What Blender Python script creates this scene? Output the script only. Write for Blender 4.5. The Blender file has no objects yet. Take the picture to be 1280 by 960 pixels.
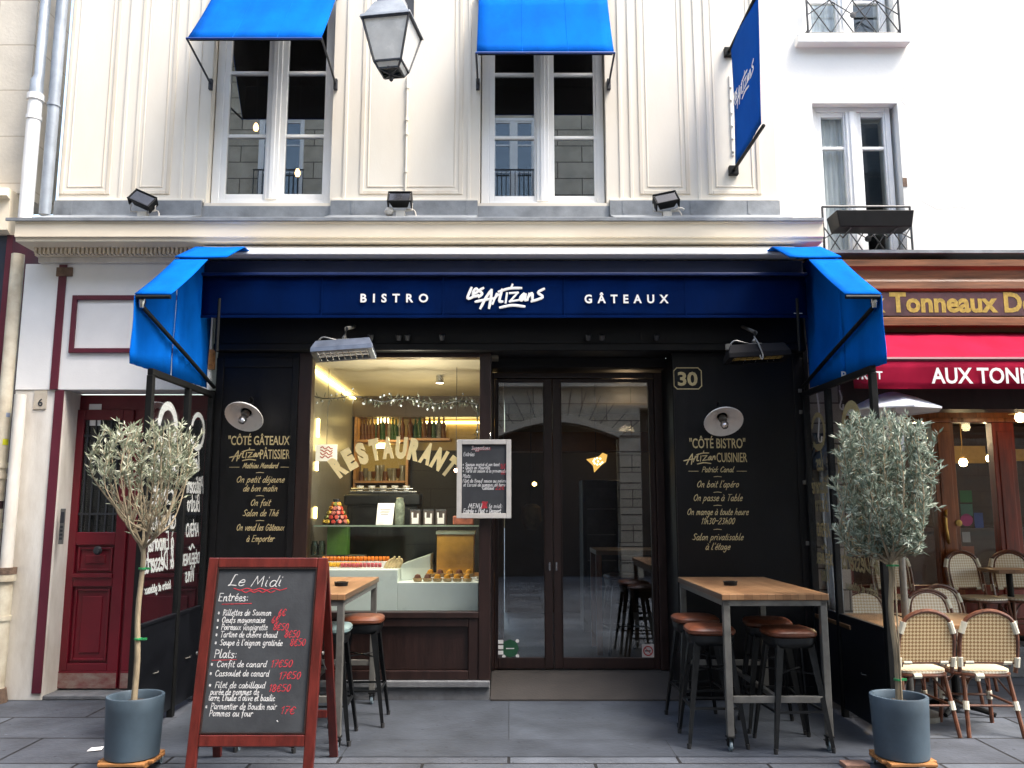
import bpy, bmesh, math, random, unicodedata
from mathutils import Vector, Matrix
R = math.radians
rnd = random.Random(7)
SC = bpy.context.scene
COL = SC.collection

# ------------------------------------------------------------------ camera, sky, sun, exposure
F, TILT, CAMD, CAMH = 1050.0, math.atan2(153, 1050.0), 7.78, 1.70
cam = bpy.data.cameras.new('camera')
cam.sensor_width = 36.0
cam.lens = 36.0 * F / 1280.0
cam.clip_end = 500
camo = bpy.data.objects.new('camera', cam)
COL.objects.link(camo)
camo.location = (0, -CAMD, CAMH)
camo.rotation_euler = (R(90) + TILT, 0, 0)
cam.shift_x = 4 / 1280.0
SC.camera = camo

world = bpy.data.worlds.new('World')
SC.world = world
world.use_nodes = True
wn = world.node_tree.nodes
SUN_EL, SUN_AZ = R(62), R(66)          # azimuth measured from -Y (out of the facade) towards +X
sky = wn.new('ShaderNodeTexSky')
sky.sky_type = 'NISHITA'
sky.sun_disc = False
sky.sun_elevation = SUN_EL
sky.sun_rotation = R(180) - SUN_AZ
sky.air_density = 1.6
sky.dust_density = 4.0
sky.ozone_density = 1.0
world.node_tree.links.new(sky.outputs[0], wn['Background'].inputs[0])
wn['Background'].inputs[1].default_value = 0.15
sun = bpy.data.lights.new('sun', 'SUN')
sun.energy = 1.5
sun.angle = R(22)
sun.color = (1.0, 0.96, 0.9)
suno = bpy.data.objects.new('sun', sun)
COL.objects.link(suno)
sd = Vector((math.sin(SUN_AZ) * math.cos(SUN_EL), -math.cos(SUN_AZ) * math.cos(SUN_EL), math.sin(SUN_EL)))
suno.rotation_euler = sd.to_track_quat('Z', 'Y').to_euler()
suno.location = (3, -6, 20)
SC.view_settings.view_transform = 'Standard'
SC.view_settings.look = 'None'
SC.view_settings.gamma = 1
SC.view_settings.use_curve_mapping = False
SC.view_settings.exposure = 2.03
SC.cycles.use_denoising = True
SC.cycles.max_bounces = 8
SC.cycles.transparent_max_bounces = 16
SC.cycles.sample_clamp_indirect = 6
SC.cycles.caustics_reflective = False
SC.cycles.caustics_refractive = False


# ------------------------------------------------------------------ helpers
def at(px, py, Y=0.0):
    """a point measured on the photograph that lies in the plane y=Y -> metres (x, z)"""
    u = (px - 636) / F
    v = (480 - py) / F
    dy = math.cos(TILT) - v * math.sin(TILT)
    dz = math.sin(TILT) + v * math.cos(TILT)
    d = CAMD + Y
    return u * d / dy, CAMH + dz / dy * d


def ax(px, py, Y=0.0):
    return at(px, py, Y)[0]


def az(py, Y=0.0):
    return at(636, py, Y)[1]


WL = {}


def empty(name, label, cat, loc=(0, 0, 0), rz=0.0, group=None):
    o = bpy.data.objects.new(name, None)
    COL.objects.link(o)
    o.empty_display_size = 0.2
    o.location = loc
    o.rotation_euler = (0, 0, rz)
    WL[o.name] = Vector(loc)
    tag(o, label, cat, group)
    return o


def tag(o, label=None, cat=None, group=None, kind=None):
    if label: o['label'] = label
    if cat: o['category'] = cat
    if group: o['group'] = group
    if kind: o['kind'] = kind
    return o


def obj(name, bm, m, parent=None, bevel=0.0, smooth=False, solid=0.0):
    """links a bmesh (built in world metres) as ONE object; under a parent its origin is the parent's"""
    me = bpy.data.meshes.new(name)
    bmesh.ops.recalc_face_normals(bm, faces=bm.faces)
    if smooth:
        for f in bm.faces: f.smooth = True
        for e in bm.edges:
            if len(e.link_faces) == 2 and e.calc_face_angle(0) > R(42): e.smooth = False
    base = Vector((0, 0, 0))
    if parent is not None:
        base = WL.get(parent.name, base)
    bmesh.ops.translate(bm, verts=bm.verts, vec=-base)
    bm.to_mesh(me)
    bm.free()
    me.materials.append(m)
    o = bpy.data.objects.new(name, me)
    COL.objects.link(o)
    WL[o.name] = base
    if parent is not None:
        o.parent = parent
    if solid:
        s = o.modifiers.new('solid', 'SOLIDIFY')
        s.thickness = solid
        s.offset = 0
    if bevel:
        b = o.modifiers.new('bevel', 'BEVEL')
        b.width = bevel
        b.segments = 2
        b.limit_method = 'ANGLE'
        b.angle_limit = R(40)
    return o


def struct(name, bm, m, **k):
    return tag(obj(name, bm, m, **k), kind='structure')


def copy_tree(o, loc=None, rz=None, label=None, parent=None):
    c = o.copy()
    COL.objects.link(c)
    if parent is not None: c.parent = parent
    if loc is not None: c.location = loc
    if rz is not None: c.rotation_euler = (0, 0, rz)
    if label: c['label'] = label
    for ch in list(o.children):
        copy_tree(ch, parent=c)
    return c


def BM():
    return bmesh.new()


def box(bm, x0, x1, y0, y1, z0, z1, mat4=None):
    vs = [bm.verts.new((x, y, z)) for x in (x0, x1) for y in (y0, y1) for z in (z0, z1)]
    if mat4 is not None:
        for v in vs: v.co = mat4 @ v.co
    for f in ((0, 1, 3, 2), (4, 6, 7, 5), (0, 4, 5, 1), (2, 3, 7, 6), (0, 2, 6, 4), (1, 5, 7, 3)):
        bm.faces.new([vs[i] for i in f])
    return vs


def poly(bm, pts):
    return bm.faces.new([bm.verts.new(p) for p in pts])


def hexa(bm, a, b):
    """closed solid between two matching rings of points"""
    va = [bm.verts.new(p) for p in a]
    vb = [bm.verts.new(p) for p in b]
    n = len(va)
    bm.faces.new(va)
    bm.faces.new(vb[::-1])
    for i in range(n):
        bm.faces.new((va[i], vb[i], vb[(i + 1) % n], va[(i + 1) % n]))


def extr(bm, prof, x0, x1):
    """profile of (y, z) points extruded along x"""
    hexa(bm, [(x0, y, z) for y, z in prof], [(x1, y, z) for y, z in prof])


def frame_of(d):
    d = d.normalized()
    up = Vector((0, 0, 1)) if abs(d.z) < 0.95 else Vector((0, 1, 0))
    s = d.cross(up).normalized()
    return s, s.cross(d).normalized()


def tube(bm, pts, r, n=8, cap=True, rot=0.0):
    pts = [Vector(p) for p in pts]
    rs = r if isinstance(r, (list, tuple)) else [r] * len(pts)
    rings = []
    for i, p in enumerate(pts):
        d = pts[min(i + 1, len(pts) - 1)] - pts[max(i - 1, 0)]
        if d.length < 1e-9: d = Vector((0, 0, 1))
        s, t = frame_of(d)
        if rings:                                    # keep the section from twisting
            pass
        rings.append([bm.verts.new(p + (s * math.cos(rot + 2 * math.pi * k / n) + t * math.sin(rot + 2 * math.pi * k / n)) * rs[i]) for k in range(n)])
    for a, b in zip(rings, rings[1:]):
        for k in range(n):
            bm.faces.new((a[k], a[(k + 1) % n], b[(k + 1) % n], b[k]))
    if cap:
        bm.faces.new(rings[0][::-1])
        bm.faces.new(rings[-1])


def lathe(bm, prof, c=(0, 0, 0), n=24, m=None, closed=False):
    """prof: (radius, z) pairs turned about z, then moved to c (and through m)"""
    rings = []
    for r, z in prof:
        if r < 1e-6:
            rings.append([bm.verts.new((0, 0, z))])
        else:
            rings.append([bm.verts.new((r * math.cos(2 * math.pi * k / n), r * math.sin(2 * math.pi * k / n), z)) for k in range(n)])
    for a, b in zip(rings, rings[1:]):
        if len(a) == 1 and len(b) == 1: continue
        for k in range(n):
            if len(a) == 1: bm.faces.new((a[0], b[k], b[(k + 1) % n]))
            elif len(b) == 1: bm.faces.new((a[k], b[0], a[(k + 1) % n]))
            else: bm.faces.new((a[k], b[k], b[(k + 1) % n], a[(k + 1) % n]))
    if closed:
        for rg, rev in ((rings[0], False), (rings[-1], True)):
            if len(rg) > 2: bm.faces.new(rg[::-1] if rev else rg)
    vs = [v for rg in rings for v in rg]
    for v in vs:
        if m is not None: v.co = m @ v.co
        v.co += Vector(c)
    return vs


def spline(pts, sub=3):
    """Catmull-Rom through 2-D or 3-D points"""
    if len(pts) < 3: return [tuple(p) for p in pts]
    P = [Vector(p) for p in pts]
    P = [P[0] * 2 - P[1]] + P + [P[-1] * 2 - P[-2]]
    out = []
    for i in range(1, len(P) - 2):
        for k in range(sub):
            t = k / sub
            a, b, c, d = P[i - 1], P[i], P[i + 1], P[i + 2]
            out.append(tuple(0.5 * ((2 * b) + (c - a) * t + (2 * a - 5 * b + 4 * c - d) * t * t + (3 * b - a - 3 * c + d) * t ** 3)))
    out.append(tuple(P[-2]))
    return out


# ------------------------------------------------------------------ lettering
GL = {
 'a': (10, "8 9,4 10,1 6,2 1,5 0,8 5,8 9|8 9,8 2,10 0"), 'b': (10, "2 18,1 2,3 0,7 1,8 6,5 10,2 7"), 'c': (8, "7 8,4 10,1 6,2 1,5 0,8 2"),
 'd': (10, "8 8,4 10,1 6,2 1,5 0,8 5,9 18|8 6,8 2,10 0"), 'e': (8, "1 5,7 6,6 10,3 9,1 5,2 1,5 0,8 2"), 'f': (7, "7 17,4 18,3 12,3 -5|0 9,7 9"),
 'g': (10, "8 9,4 10,1 6,3 1,7 4,8 9|8 9,8 -3,5 -7,1 -4"), 'h': (10, "2 18,1 0|1 5,5 10,7 8,7 2,9 0"), 'i': (4, "1 10,1 2,3 0|2 14,2 15"),
 'j': (5, "3 10,3 -4,0 -7|3 14,3 15"), 'k': (9, "1 18,1 0|7 10,1 5|2 6,8 0"), 'l': (5, "2 18,1 2,3 0,5 1"),
 'm': (14, "1 10,1 0|1 6,4 10,6 8,6 0|6 6,9 10,11 8,11 2,13 0"), 'n': (10, "1 10,1 0|1 6,5 10,7 8,7 2,9 0"), 'o': (9, "5 10,2 8,1 4,4 0,8 4,7 9,5 10"),
 'p': (10, "1 10,1 -7|1 7,5 10,8 6,5 0,1 2"), 'q': (10, "8 9,4 10,1 5,4 0,8 5|8 10,8 -7"), 'r': (7, "1 10,1 0|1 6,4 10,7 9"),
 's': (8, "7 9,4 10,2 8,6 4,6 1,3 0,0 2"), 't': (6, "3 16,2 3,4 0,6 1|0 10,6 11"), 'u': (10, "1 10,1 3,3 0,7 4,8 10|8 10,8 2,10 0"),
 'v': (9, "1 10,4 0|4 0,8 10"), 'w': (13, "1 10,3 0|3 0,6 8|6 8,9 0|9 0,12 10"), 'x': (9, "1 10,8 0|8 10,1 0"), 'y': (9, "1 10,2 4,5 3,8 10|8 10,7 -3,4 -7,1 -5"),
 'z': (9, "1 10,8 10|8 10,1 0|1 0,8 0"),
 'A': (13, "0 0,6 17|6 17,11 0|2 6,10 6"), 'B': (12, "2 17,2 0|2 17,9 15,8 10,2 9|2 9,10 7,9 1,2 0"), 'C': (12, "11 14,6 17,1 9,4 1,8 0,11 3"),
 'D': (12, "2 17,2 0|2 17,10 13,10 4,2 0"), 'E': (11, "10 17,2 17|2 17,2 0|2 9,8 9|2 0,10 0"), 'F': (10, "10 17,2 17|2 17,2 0|2 9,8 9"),
 'G': (13, "11 14,6 17,1 9,4 1,8 0,11 4|11 4,11 8|11 8,7 8"), 'I': (5, "2 17,2 0"), 'L': (10, "6 18,3 17,2 3,0 0,3 1,10 0"), 'M': (16, "1 0,4 17|4 17,8 4|8 4,12 17|12 17,14 0"),
 'N': (13, "2 0,2 17|2 17,10 0|10 0,10 17"), 'O': (13, "7 17,2 13,1 6,6 0,11 5,10 13,7 17"), 'P': (11, "2 17,2 0|2 17,9 15,9 9,2 8"),
 'R': (12, "2 17,2 0|2 17,9 15,9 10,2 9|4 9,11 0"), 'S': (11, "10 15,6 17,2 13,8 7,7 1,1 2"), 'T': (11, "0 17,11 17|5 17,5 0"), 'U': (12, "1 17,2 3,6 0,10 4,10 17"),
 'V': (11, "1 17,5 0|5 0,10 17"), '0': (10, "5 17,1 12,2 3,5 0,8 5,8 13,5 17"), '1': (6, "1 13,4 17|4 17,4 0"), '2': (10, "1 14,5 17,8 13,1 0|1 0,9 0"), '3': (10, "1 16,8 15,4 9,8 5,5 0,1 2"),
 '5': (10, "8 17,2 17|2 17,2 10|2 10,8 8,7 1,1 1"), '6': (10, "7 17,2 9,2 2,6 0,8 5,3 8"), '7': (9, "1 17,8 17|8 17,3 0|3 9,7 9"), '8': (10, "5 9,1 13,5 17,8 13,5 9,1 4,5 0,9 4,5 9"),
 '9': (10, "8 12,4 17,1 12,5 9,8 13|8 13,6 0"), '€': (11, "10 14,6 17,2 10,3 2,6 0,10 3|0 11,7 11|0 7,7 7"), "'": (4, "2 18,1 14"), '.': (4, "1 0,2 1"), ',': (4, "2 1,1 -3"),
 ':': (5, "2 1,2 2|2 8,2 9"), '-': (8, "1 7,7 7"), '~': (9, "0 8,3 10,5 8,8 10"), '+': (10, "1 7,8 7|4 11,4 3"), '*': (12, "2 5,7 9|2 9,7 4|4 10,5 3|7 6,3 6"), ' ': (6, ""),
 '&': (12, "11 0,3 13,5 17,8 14,2 5,4 0,11 7"), '(': (5, "4 18,1 9,4 -2"), '"': (6, "1 18,1 14|4 18,4 14"),
}
ACC = {'\u0301': "3 13,6 16", '\u0300': "3 16,6 13", '\u0302': "2 13,4 16,6 13"}


def plane(x, z, Y, sx=1):
    """the vertical plane y=Y facing the street; (u, v) runs right and up from (x, z)"""
    return lambda u, v, d=0.0: Vector((x + sx * u, Y - d, z + v))


def stroke(bm, pts, fn, w, depth=0.0012, lift=0.0):
    """a flat brush stroke of half width w along 2-D points, given a little body"""
    P = [Vector(p) for p in pts]
    Q = [P[0]]
    for p in P[1:]:
        if (p - Q[-1]).length > 1e-5: Q.append(p)
    if len(Q) < 2: Q.append(Q[0] + Vector((w * 0.5, w * 0.5)))
    rings = []
    for i, p in enumerate(Q):
        d = Q[min(i + 1, len(Q) - 1)] - Q[max(i - 1, 0)]
        if d.length < 1e-9: d = Vector((1, 0))
        d.normalize()
        nrm = Vector((-d.y, d.x))
        e = -d * w * 0.7 if i == 0 else (d * w * 0.7 if i == len(Q) - 1 else Vector((0, 0)))
        k = 0.75 if i in (0, len(Q) - 1) else 1.0
        a, b, c = p + nrm * w * k + e, p - nrm * w * k + e, p + e
        rings.append([bm.verts.new(fn(a.x, a.y, lift + depth * 0.3)), bm.verts.new(fn(c.x, c.y, lift + depth)), bm.verts.new(fn(b.x, b.y, lift + depth * 0.3)), bm.verts.new(fn(c.x, c.y, lift))])
    for a, b in zip(rings, rings[1:]):
        for k in range(4):
            bm.faces.new((a[k], a[(k + 1) % 4], b[(k + 1) % 4], b[k]))
    bm.faces.new(rings[0][::-1])
    bm.faces.new(rings[-1])


def script(bm, text, fn, u, v, xh, w, shear=0.25, align='l', fit=None, lift=0.0, jit=0.0, hs=1.0):
    """handwriting: x-height xh, half stroke w; fit scales it to a given length"""
    s = xh / 10.0
    seq = []
    pen = 0.0
    for ch in text:
        dec = unicodedata.normalize('NFD', ch)
        if dec[0] not in GL: continue
        wd, st = GL[dec[0]]
        jy = rnd.uniform(-jit, jit) * 10
        for part in st.split('|'):
            if part:
                seq.append([(pen + float(p.split()[0]), float(p.split()[1]) + jy) for p in part.split(',')])
        for a in dec[1:]:
            if a in ACC:
                up = 6 if dec[0].isupper() else 0
                seq.append([(pen + float(p.split()[0]), float(p.split()[1]) + up) for p in ACC[a].split(',')])
        pen += wd + 1.2
    length = pen * s * hs
    k = 1.0 if fit is None else fit / length
    off = {'l': 0.0, 'c': -0.5, 'r': -1.0}[align] * length * k
    for q in seq:
        pts = [(u + off + (x + y * shear) * s * k * hs, v + y * s) for x, y in q]
        stroke(bm, spline(pts, 3), fn, w, lift=lift)
    return length * k


def typeset(bm, text, fn, u, v, height, width=None, align='c', shear=0.0, bold=0.0, spacing=1.0, body=0.0015, lift=0.0):
    """sign lettering: cap height and, when given, total width in metres"""
    cu = bpy.data.curves.new('t', 'FONT')
    cu.body = text
    cu.size = 1.0
    cu.space_character = spacing
    cu.shear = shear
    cu.offset = bold
    cu.resolution_u = 3
    cu.extrude = 0.5
    o = bpy.data.objects.new('t', cu)
    COL.objects.link(o)
    bpy.context.view_layer.update()
    me = bpy.data.meshes.new_from_object(o.evaluated_get(bpy.context.evaluated_depsgraph_get()))
    xs = [q.co.x for q in me.vertices]
    x0, x1 = min(xs), max(xs)
    sy = height / 0.72
    sx = width / (x1 - x0) if width else sy
    off = {'l': -x0, 'c': -(x0 + x1) / 2, 'r': -x1}[align]
    vs = [bm.verts.new(fn(u + (q.co.x + off) * sx, v + q.co.y * sy, lift + (0.5 + q.co.z) * body)) for q in me.vertices]
    for p in me.polygons:
        try: bm.faces.new([vs[i] for i in p.vertices])
        except ValueError: pass
    bpy.data.objects.remove(o)
    bpy.data.curves.remove(cu)
    bpy.data.meshes.remove(me)


LOGO_LES = [[(215, 190), (165, 330), (245, 308)], [(240, 275), (295, 240), (275, 202), (238, 245), (245, 305), (305, 290)], [(365, 195), (318, 228), (350, 270), (308, 312)]]
LOGO_ART = [[(330, 460), (400, 320), (470, 218)], [(470, 218), (462, 330), (440, 455)], [(268, 375), (370, 352), (500, 330)], [(535, 270), (485, 400)], [(500, 345), (545, 285), (585, 290)],
            [(605, 215), (570, 360), (610, 372)], [(562, 242), (700, 200), (850, 195)], [(668, 262), (650, 385)], [(737, 150), (725, 178)], [(705, 262), (805, 255)], [(805, 255), (705, 370)], [(705, 370), (835, 350)],
            [(885, 268), (838, 320), (852, 358), (902, 285)], [(905, 275), (895, 350), (925, 345)], [(950, 268), (928, 350)], [(935, 315), (985, 262), (990, 345)]]
LOGO_S = [[(1140, 205), (1062, 255), (1122, 315), (980, 370)]]
LOGO_BAR = [[(580, 450), (730, 420), (890, 437)]]


def logo(bm, fn, parts, u, v, width, w, x0=150, x1=1160):
    k = width / (x1 - x0)
    for q in parts:
        stroke(bm, spline([(u + (x - (x0 + x1) / 2) * k, v - (y - 310) * k) for x, y in q], 4), fn, w, depth=0.003)


# ------------------------------------------------------------------ materials
def nt(m):
    m.use_nodes = True
    return m.node_tree, m.node_tree.nodes, m.node_tree.links


def mat(name, col, rough=0.6, var=0.12, scale=6.0, bump=0.0, bscale=None, metal=0.0, spec=0.5, col2=None, stretch=None, coat=0.0):
    """a painted / plain surface with uneven colour, uneven gloss and a fine relief"""
    m = bpy.data.materials.new(name)
    t, n, l = nt(m)
    p = n['Principled BSDF']
    tc = n.new('ShaderNodeTexCoord')
    mp = n.new('ShaderNodeMapping')
    l.new(tc.outputs['Object'], mp.inputs[0])
    if stretch: mp.inputs['Scale'].default_value = stretch
    a = n.new('ShaderNodeTexNoise')
    a.inputs['Scale'].default_value = scale
    a.inputs['Detail'].default_value = 7
    a.inputs['Roughness'].default_value = 0.62
    l.new(mp.outputs[0], a.inputs['Vector'])
    cr = n.new('ShaderNodeValToRGB')
    c2 = col2 or tuple(c * (1 - var * 2.2) for c in col)
    cr.color_ramp.elements[0].position = 0.3
    cr.color_ramp.elements[1].position = 0.68
    cr.color_ramp.elements[0].color = (*c2, 1)
    cr.color_ramp.elements[1].color = (*[min(1, c * (1 + var * 0.4)) for c in col], 1)
    l.new(a.outputs['Fac'], cr.inputs[0])
    l.new(cr.outputs[0], p.inputs['Base Color'])
    mr = n.new('ShaderNodeMapRange')
    mr.inputs['To Min'].default_value = max(0.03, rough - 0.12)
    mr.inputs['To Max'].default_value = min(1, rough + 0.12)
    l.new(a.outputs['Fac'], mr.inputs['Value'])
    l.new(mr.outputs[0], p.inputs['Roughness'])
    p.inputs['Metallic'].default_value = metal
    p.inputs['Specular IOR Level'].default_value = spec
    p.inputs['Coat Weight'].default_value = coat
    if bump:
        b = n.new('ShaderNodeTexNoise')
        b.inputs['Scale'].default_value = bscale or scale * 9
        b.inputs['Detail'].default_value = 5
        l.new(mp.outputs[0], b.inputs['Vector'])
        bp = n.new('ShaderNodeBump')
        bp.inputs['Strength'].default_value = bump
        bp.inputs['Distance'].default_value = 0.01
        l.new(b.outputs['Fac'], bp.inputs['Height'])
        l.new(bp.outputs[0], p.inputs['Normal'])
    return m


def glass(name, tint=(1, 1, 1), base=0.04, gain=1.0, rough=0.0):
    """thin window glass: clear, with a mirror share that grows with the angle"""
    m = bpy.data.materials.new(name)
    t, n, l = nt(m)
    n.remove(n['Principled BSDF'])
    tr = n.new('ShaderNodeBsdfTransparent')
    tr.inputs[0].default_value = (*tint, 1)
    gl = n.new('ShaderNodeBsdfGlossy')
    gl.inputs['Roughness'].default_value = rough
    gl.inputs['Color'].default_value = (0.95, 0.97, 1, 1)
    fr = n.new('ShaderNodeFresnel')
    fr.inputs[0].default_value = 1.5
    ma = n.new('ShaderNodeMath')
    ma.operation = 'MULTIPLY_ADD'
    ma.use_clamp = True
    ma.inputs[1].default_value = gain
    ma.inputs[2].default_value = base
    l.new(fr.outputs[0], ma.inputs[0])
    mx = n.new('ShaderNodeMixShader')
    l.new(ma.outputs[0], mx.inputs[0])
    l.new(tr.outputs[0], mx.inputs[1])
    l.new(gl.outputs[0], mx.inputs[2])
    l.new(mx.outputs[0], n['Material Output'].inputs[0])
    return m


def fabric(name, col, trans=0.25, rough=0.85):
    m = mat(name, col, rough, 0.16, 1.7, 0.35, 300, spec=0.03, stretch=(1.5, 1, .7))
    t, n, l = nt(m)
    p = n['Principled BSDF']
    tl = n.new('ShaderNodeBsdfTranslucent')
    tl.inputs[0].default_value = (*col, 1)
    mx = n.new('ShaderNodeMixShader')
    mx.inputs[0].default_value = trans
    l.new(p.outputs[0], mx.inputs[1])
    l.new(tl.outputs[0], mx.inputs[2])
    l.new(mx.outputs[0], n['Material Output'].inputs[0])
    return m


def glow(name, col, strength):
    m = bpy.data.materials.new(name)
    t, n, l = nt(m)
    n.remove(n['Principled BSDF'])
    e = n.new('ShaderNodeEmission')
    e.inputs[0].default_value = (*col, 1)
    e.inputs[1].default_value = strength
    l.new(e.outputs[0], n['Material Output'].inputs[0])
    return m


def bricked(name, c1, c2, cm, bw, bh, mortar, rough=0.75, axes='xz', offs=0.5, bump=0.4, noise=5.0, nvar=0.35, spec=0.4, spots=False):
    """blocks, slabs or staves: brick pattern laid in metres over two of the object's axes"""
    m = bpy.data.materials.new(name)
    t, n, l = nt(m)
    p = n['Principled BSDF']
    tc = n.new('ShaderNodeTexCoord')
    sp = n.new('ShaderNodeSeparateXYZ')
    cb = n.new('ShaderNodeCombineXYZ')
    l.new(tc.outputs['Object'], sp.inputs[0])
    l.new(sp.outputs['xyz'.index(axes[0])], cb.inputs[0])
    l.new(sp.outputs['xyz'.index(axes[1])], cb.inputs[1])
    wob = n.new('ShaderNodeTexNoise')
    wob.inputs['Scale'].default_value = 2.5
    l.new(tc.outputs['Object'], wob.inputs['Vector'])
    br = n.new('ShaderNodeTexBrick')
    br.offset = offs
    br.inputs['Scale'].default_value = 1.0
    br.inputs['Brick Width'].default_value = bw
    br.inputs['Row Height'].default_value = bh
    br.inputs['Mortar Size'].default_value = mortar
    br.inputs['Mortar Smooth'].default_value = 0.25
    br.inputs['Color1'].default_value = (*c1, 1)
    br.inputs['Color2'].default_value = (*c2, 1)
    br.inputs['Mortar'].default_value = (*cm, 1)
    l.new(cb.outputs[0], br.inputs['Vector'])
    no = n.new('ShaderNodeTexNoise')
    no.inputs['Scale'].default_value = noise
    no.inputs['Detail'].default_value = 9
    no.inputs['Roughness'].default_value = 0.66
    l.new(tc.outputs['Object'], no.inputs['Vector'])
    mr = n.new('ShaderNodeMapRange')
    mr.inputs['From Min'].default_value = 0.3
    mr.inputs['From Max'].default_value = 0.7
    mr.inputs['To Min'].default_value = 1 - nvar
    mr.inputs['To Max'].default_value = 1 + nvar * 0.35
    l.new(no.outputs['Fac'], mr.inputs['Value'])
    mu = n.new('ShaderNodeMix')
    mu.data_type = 'RGBA'
    mu.blend_type = 'MULTIPLY'
    mu.inputs[0].default_value = 1
    l.new(br.outputs['Color'], mu.inputs[6])
    l.new(mr.outputs[0], mu.inputs[7])
    last = mu.outputs[2]
    if spots:                                                      # trodden gum and drips: small dark and pale blots, and broad damp patches
        for sc_, th, colr_ in ((7.0, .085, (.42, .42, .44)), (3.3, .045, (1.7, 1.7, 1.65)), (15.0, .06, (.6, .6, .6))):
            vo = n.new('ShaderNodeTexVoronoi')
            vo.inputs['Scale'].default_value = sc_
            l.new(tc.outputs['Object'], vo.inputs['Vector'])
            lt = n.new('ShaderNodeMath')
            lt.operation = 'LESS_THAN'
            lt.inputs[1].default_value = th
            l.new(vo.outputs['Distance'], lt.inputs[0])
            m2 = n.new('ShaderNodeMix')
            m2.data_type = 'RGBA'
            m2.blend_type = 'MULTIPLY'
            l.new(lt.outputs[0], m2.inputs[0])
            l.new(last, m2.inputs[6])
            m2.inputs[7].default_value = (*colr_, 1)
            last = m2.outputs[2]
    l.new(last, p.inputs['Base Color'])
    p.inputs['Roughness'].default_value = rough
    p.inputs['Specular IOR Level'].default_value = spec
    if bump:
        fi = n.new('ShaderNodeTexNoise')
        fi.inputs['Scale'].default_value = noise * 14
        fi.inputs['Detail'].default_value = 4
        l.new(tc.outputs['Object'], fi.inputs['Vector'])
        ad = n.new('ShaderNodeMath')
        ad.operation = 'MULTIPLY_ADD'
        ad.inputs[1].default_value = -1.0
        l.new(br.outputs['Fac'], ad.inputs[0])
        l.new(fi.outputs['Fac'], ad.inputs[2])
        bp = n.new('ShaderNodeBump')
        bp.inputs['Strength'].default_value = bump
        bp.inputs['Distance'].default_value = 0.008
        l.new(ad.outputs[0], bp.inputs['Height'])
        l.new(bp.outputs[0], p.inputs['Normal'])
    return m


def weave(name, c1, c2, size):
    m = bpy.data.materials.new(name)
    t, n, l = nt(m)
    p = n['Principled BSDF']
    tc = n.new('ShaderNodeTexCoord')
    mp = n.new('ShaderNodeMapping')
    mp.inputs['Rotation'].default_value = (0, R(45), 0)
    mp.inputs['Location'].default_value = (0, 0.5 / size * 0 + 0.0041, 0)
    l.new(tc.outputs['Object'], mp.inputs[0])
    ck = n.new('ShaderNodeTexChecker')
    ck.inputs['Scale'].default_value = 1.0 / size
    ck.inputs['Color1'].default_value = (*c1, 1)
    ck.inputs['Color2'].default_value = (*c2, 1)
    cb = n.new('ShaderNodeVectorMath')
    cb.operation = 'MULTIPLY'
    cb.inputs[1].default_value = (1, 0, 1)
    l.new(mp.outputs[0], cb.inputs[0])
    ad = n.new('ShaderNodeVectorMath')
    ad.inputs[1].default_value = (0, 0.0003, 0)
    l.new(cb.outputs[0], ad.inputs[0])
    l.new(ad.outputs[0], ck.inputs['Vector'])
    l.new(ck.outputs['Color'], p.inputs['Base Color'])
    p.inputs['Roughness'].default_value = 0.45
    return m


def leafmat(name, c1, c2, c3):
    m = bpy.data.materials.new(name)
    t, n, l = nt(m)
    p = n['Principled BSDF']
    g = n.new('ShaderNodeNewGeometry')
    cr = n.new('ShaderNodeValToRGB')
    e = cr.color_ramp.elements
    e[0].color, e[1].color = (*c1, 1), (*c3, 1)
    x = e.new(0.55)
    x.color = (*c2, 1)
    l.new(g.outputs['Random Per Island'], cr.inputs[0])
    l.new(cr.outputs[0], p.inputs['Base Color'])
    p.inputs['Roughness'].default_value = 0.55
    tl = n.new('ShaderNodeBsdfTranslucent')
    l.new(cr.outputs[0], tl.inputs[0])
    mx = n.new('ShaderNodeMixShader')
    mx.inputs[0].default_value = 0.25
    l.new(p.outputs[0], mx.inputs[1])
    l.new(tl.outputs[0], mx.inputs[2])
    l.new(mx.outputs[0], n['Material Output'].inputs[0])
    return m


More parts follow.
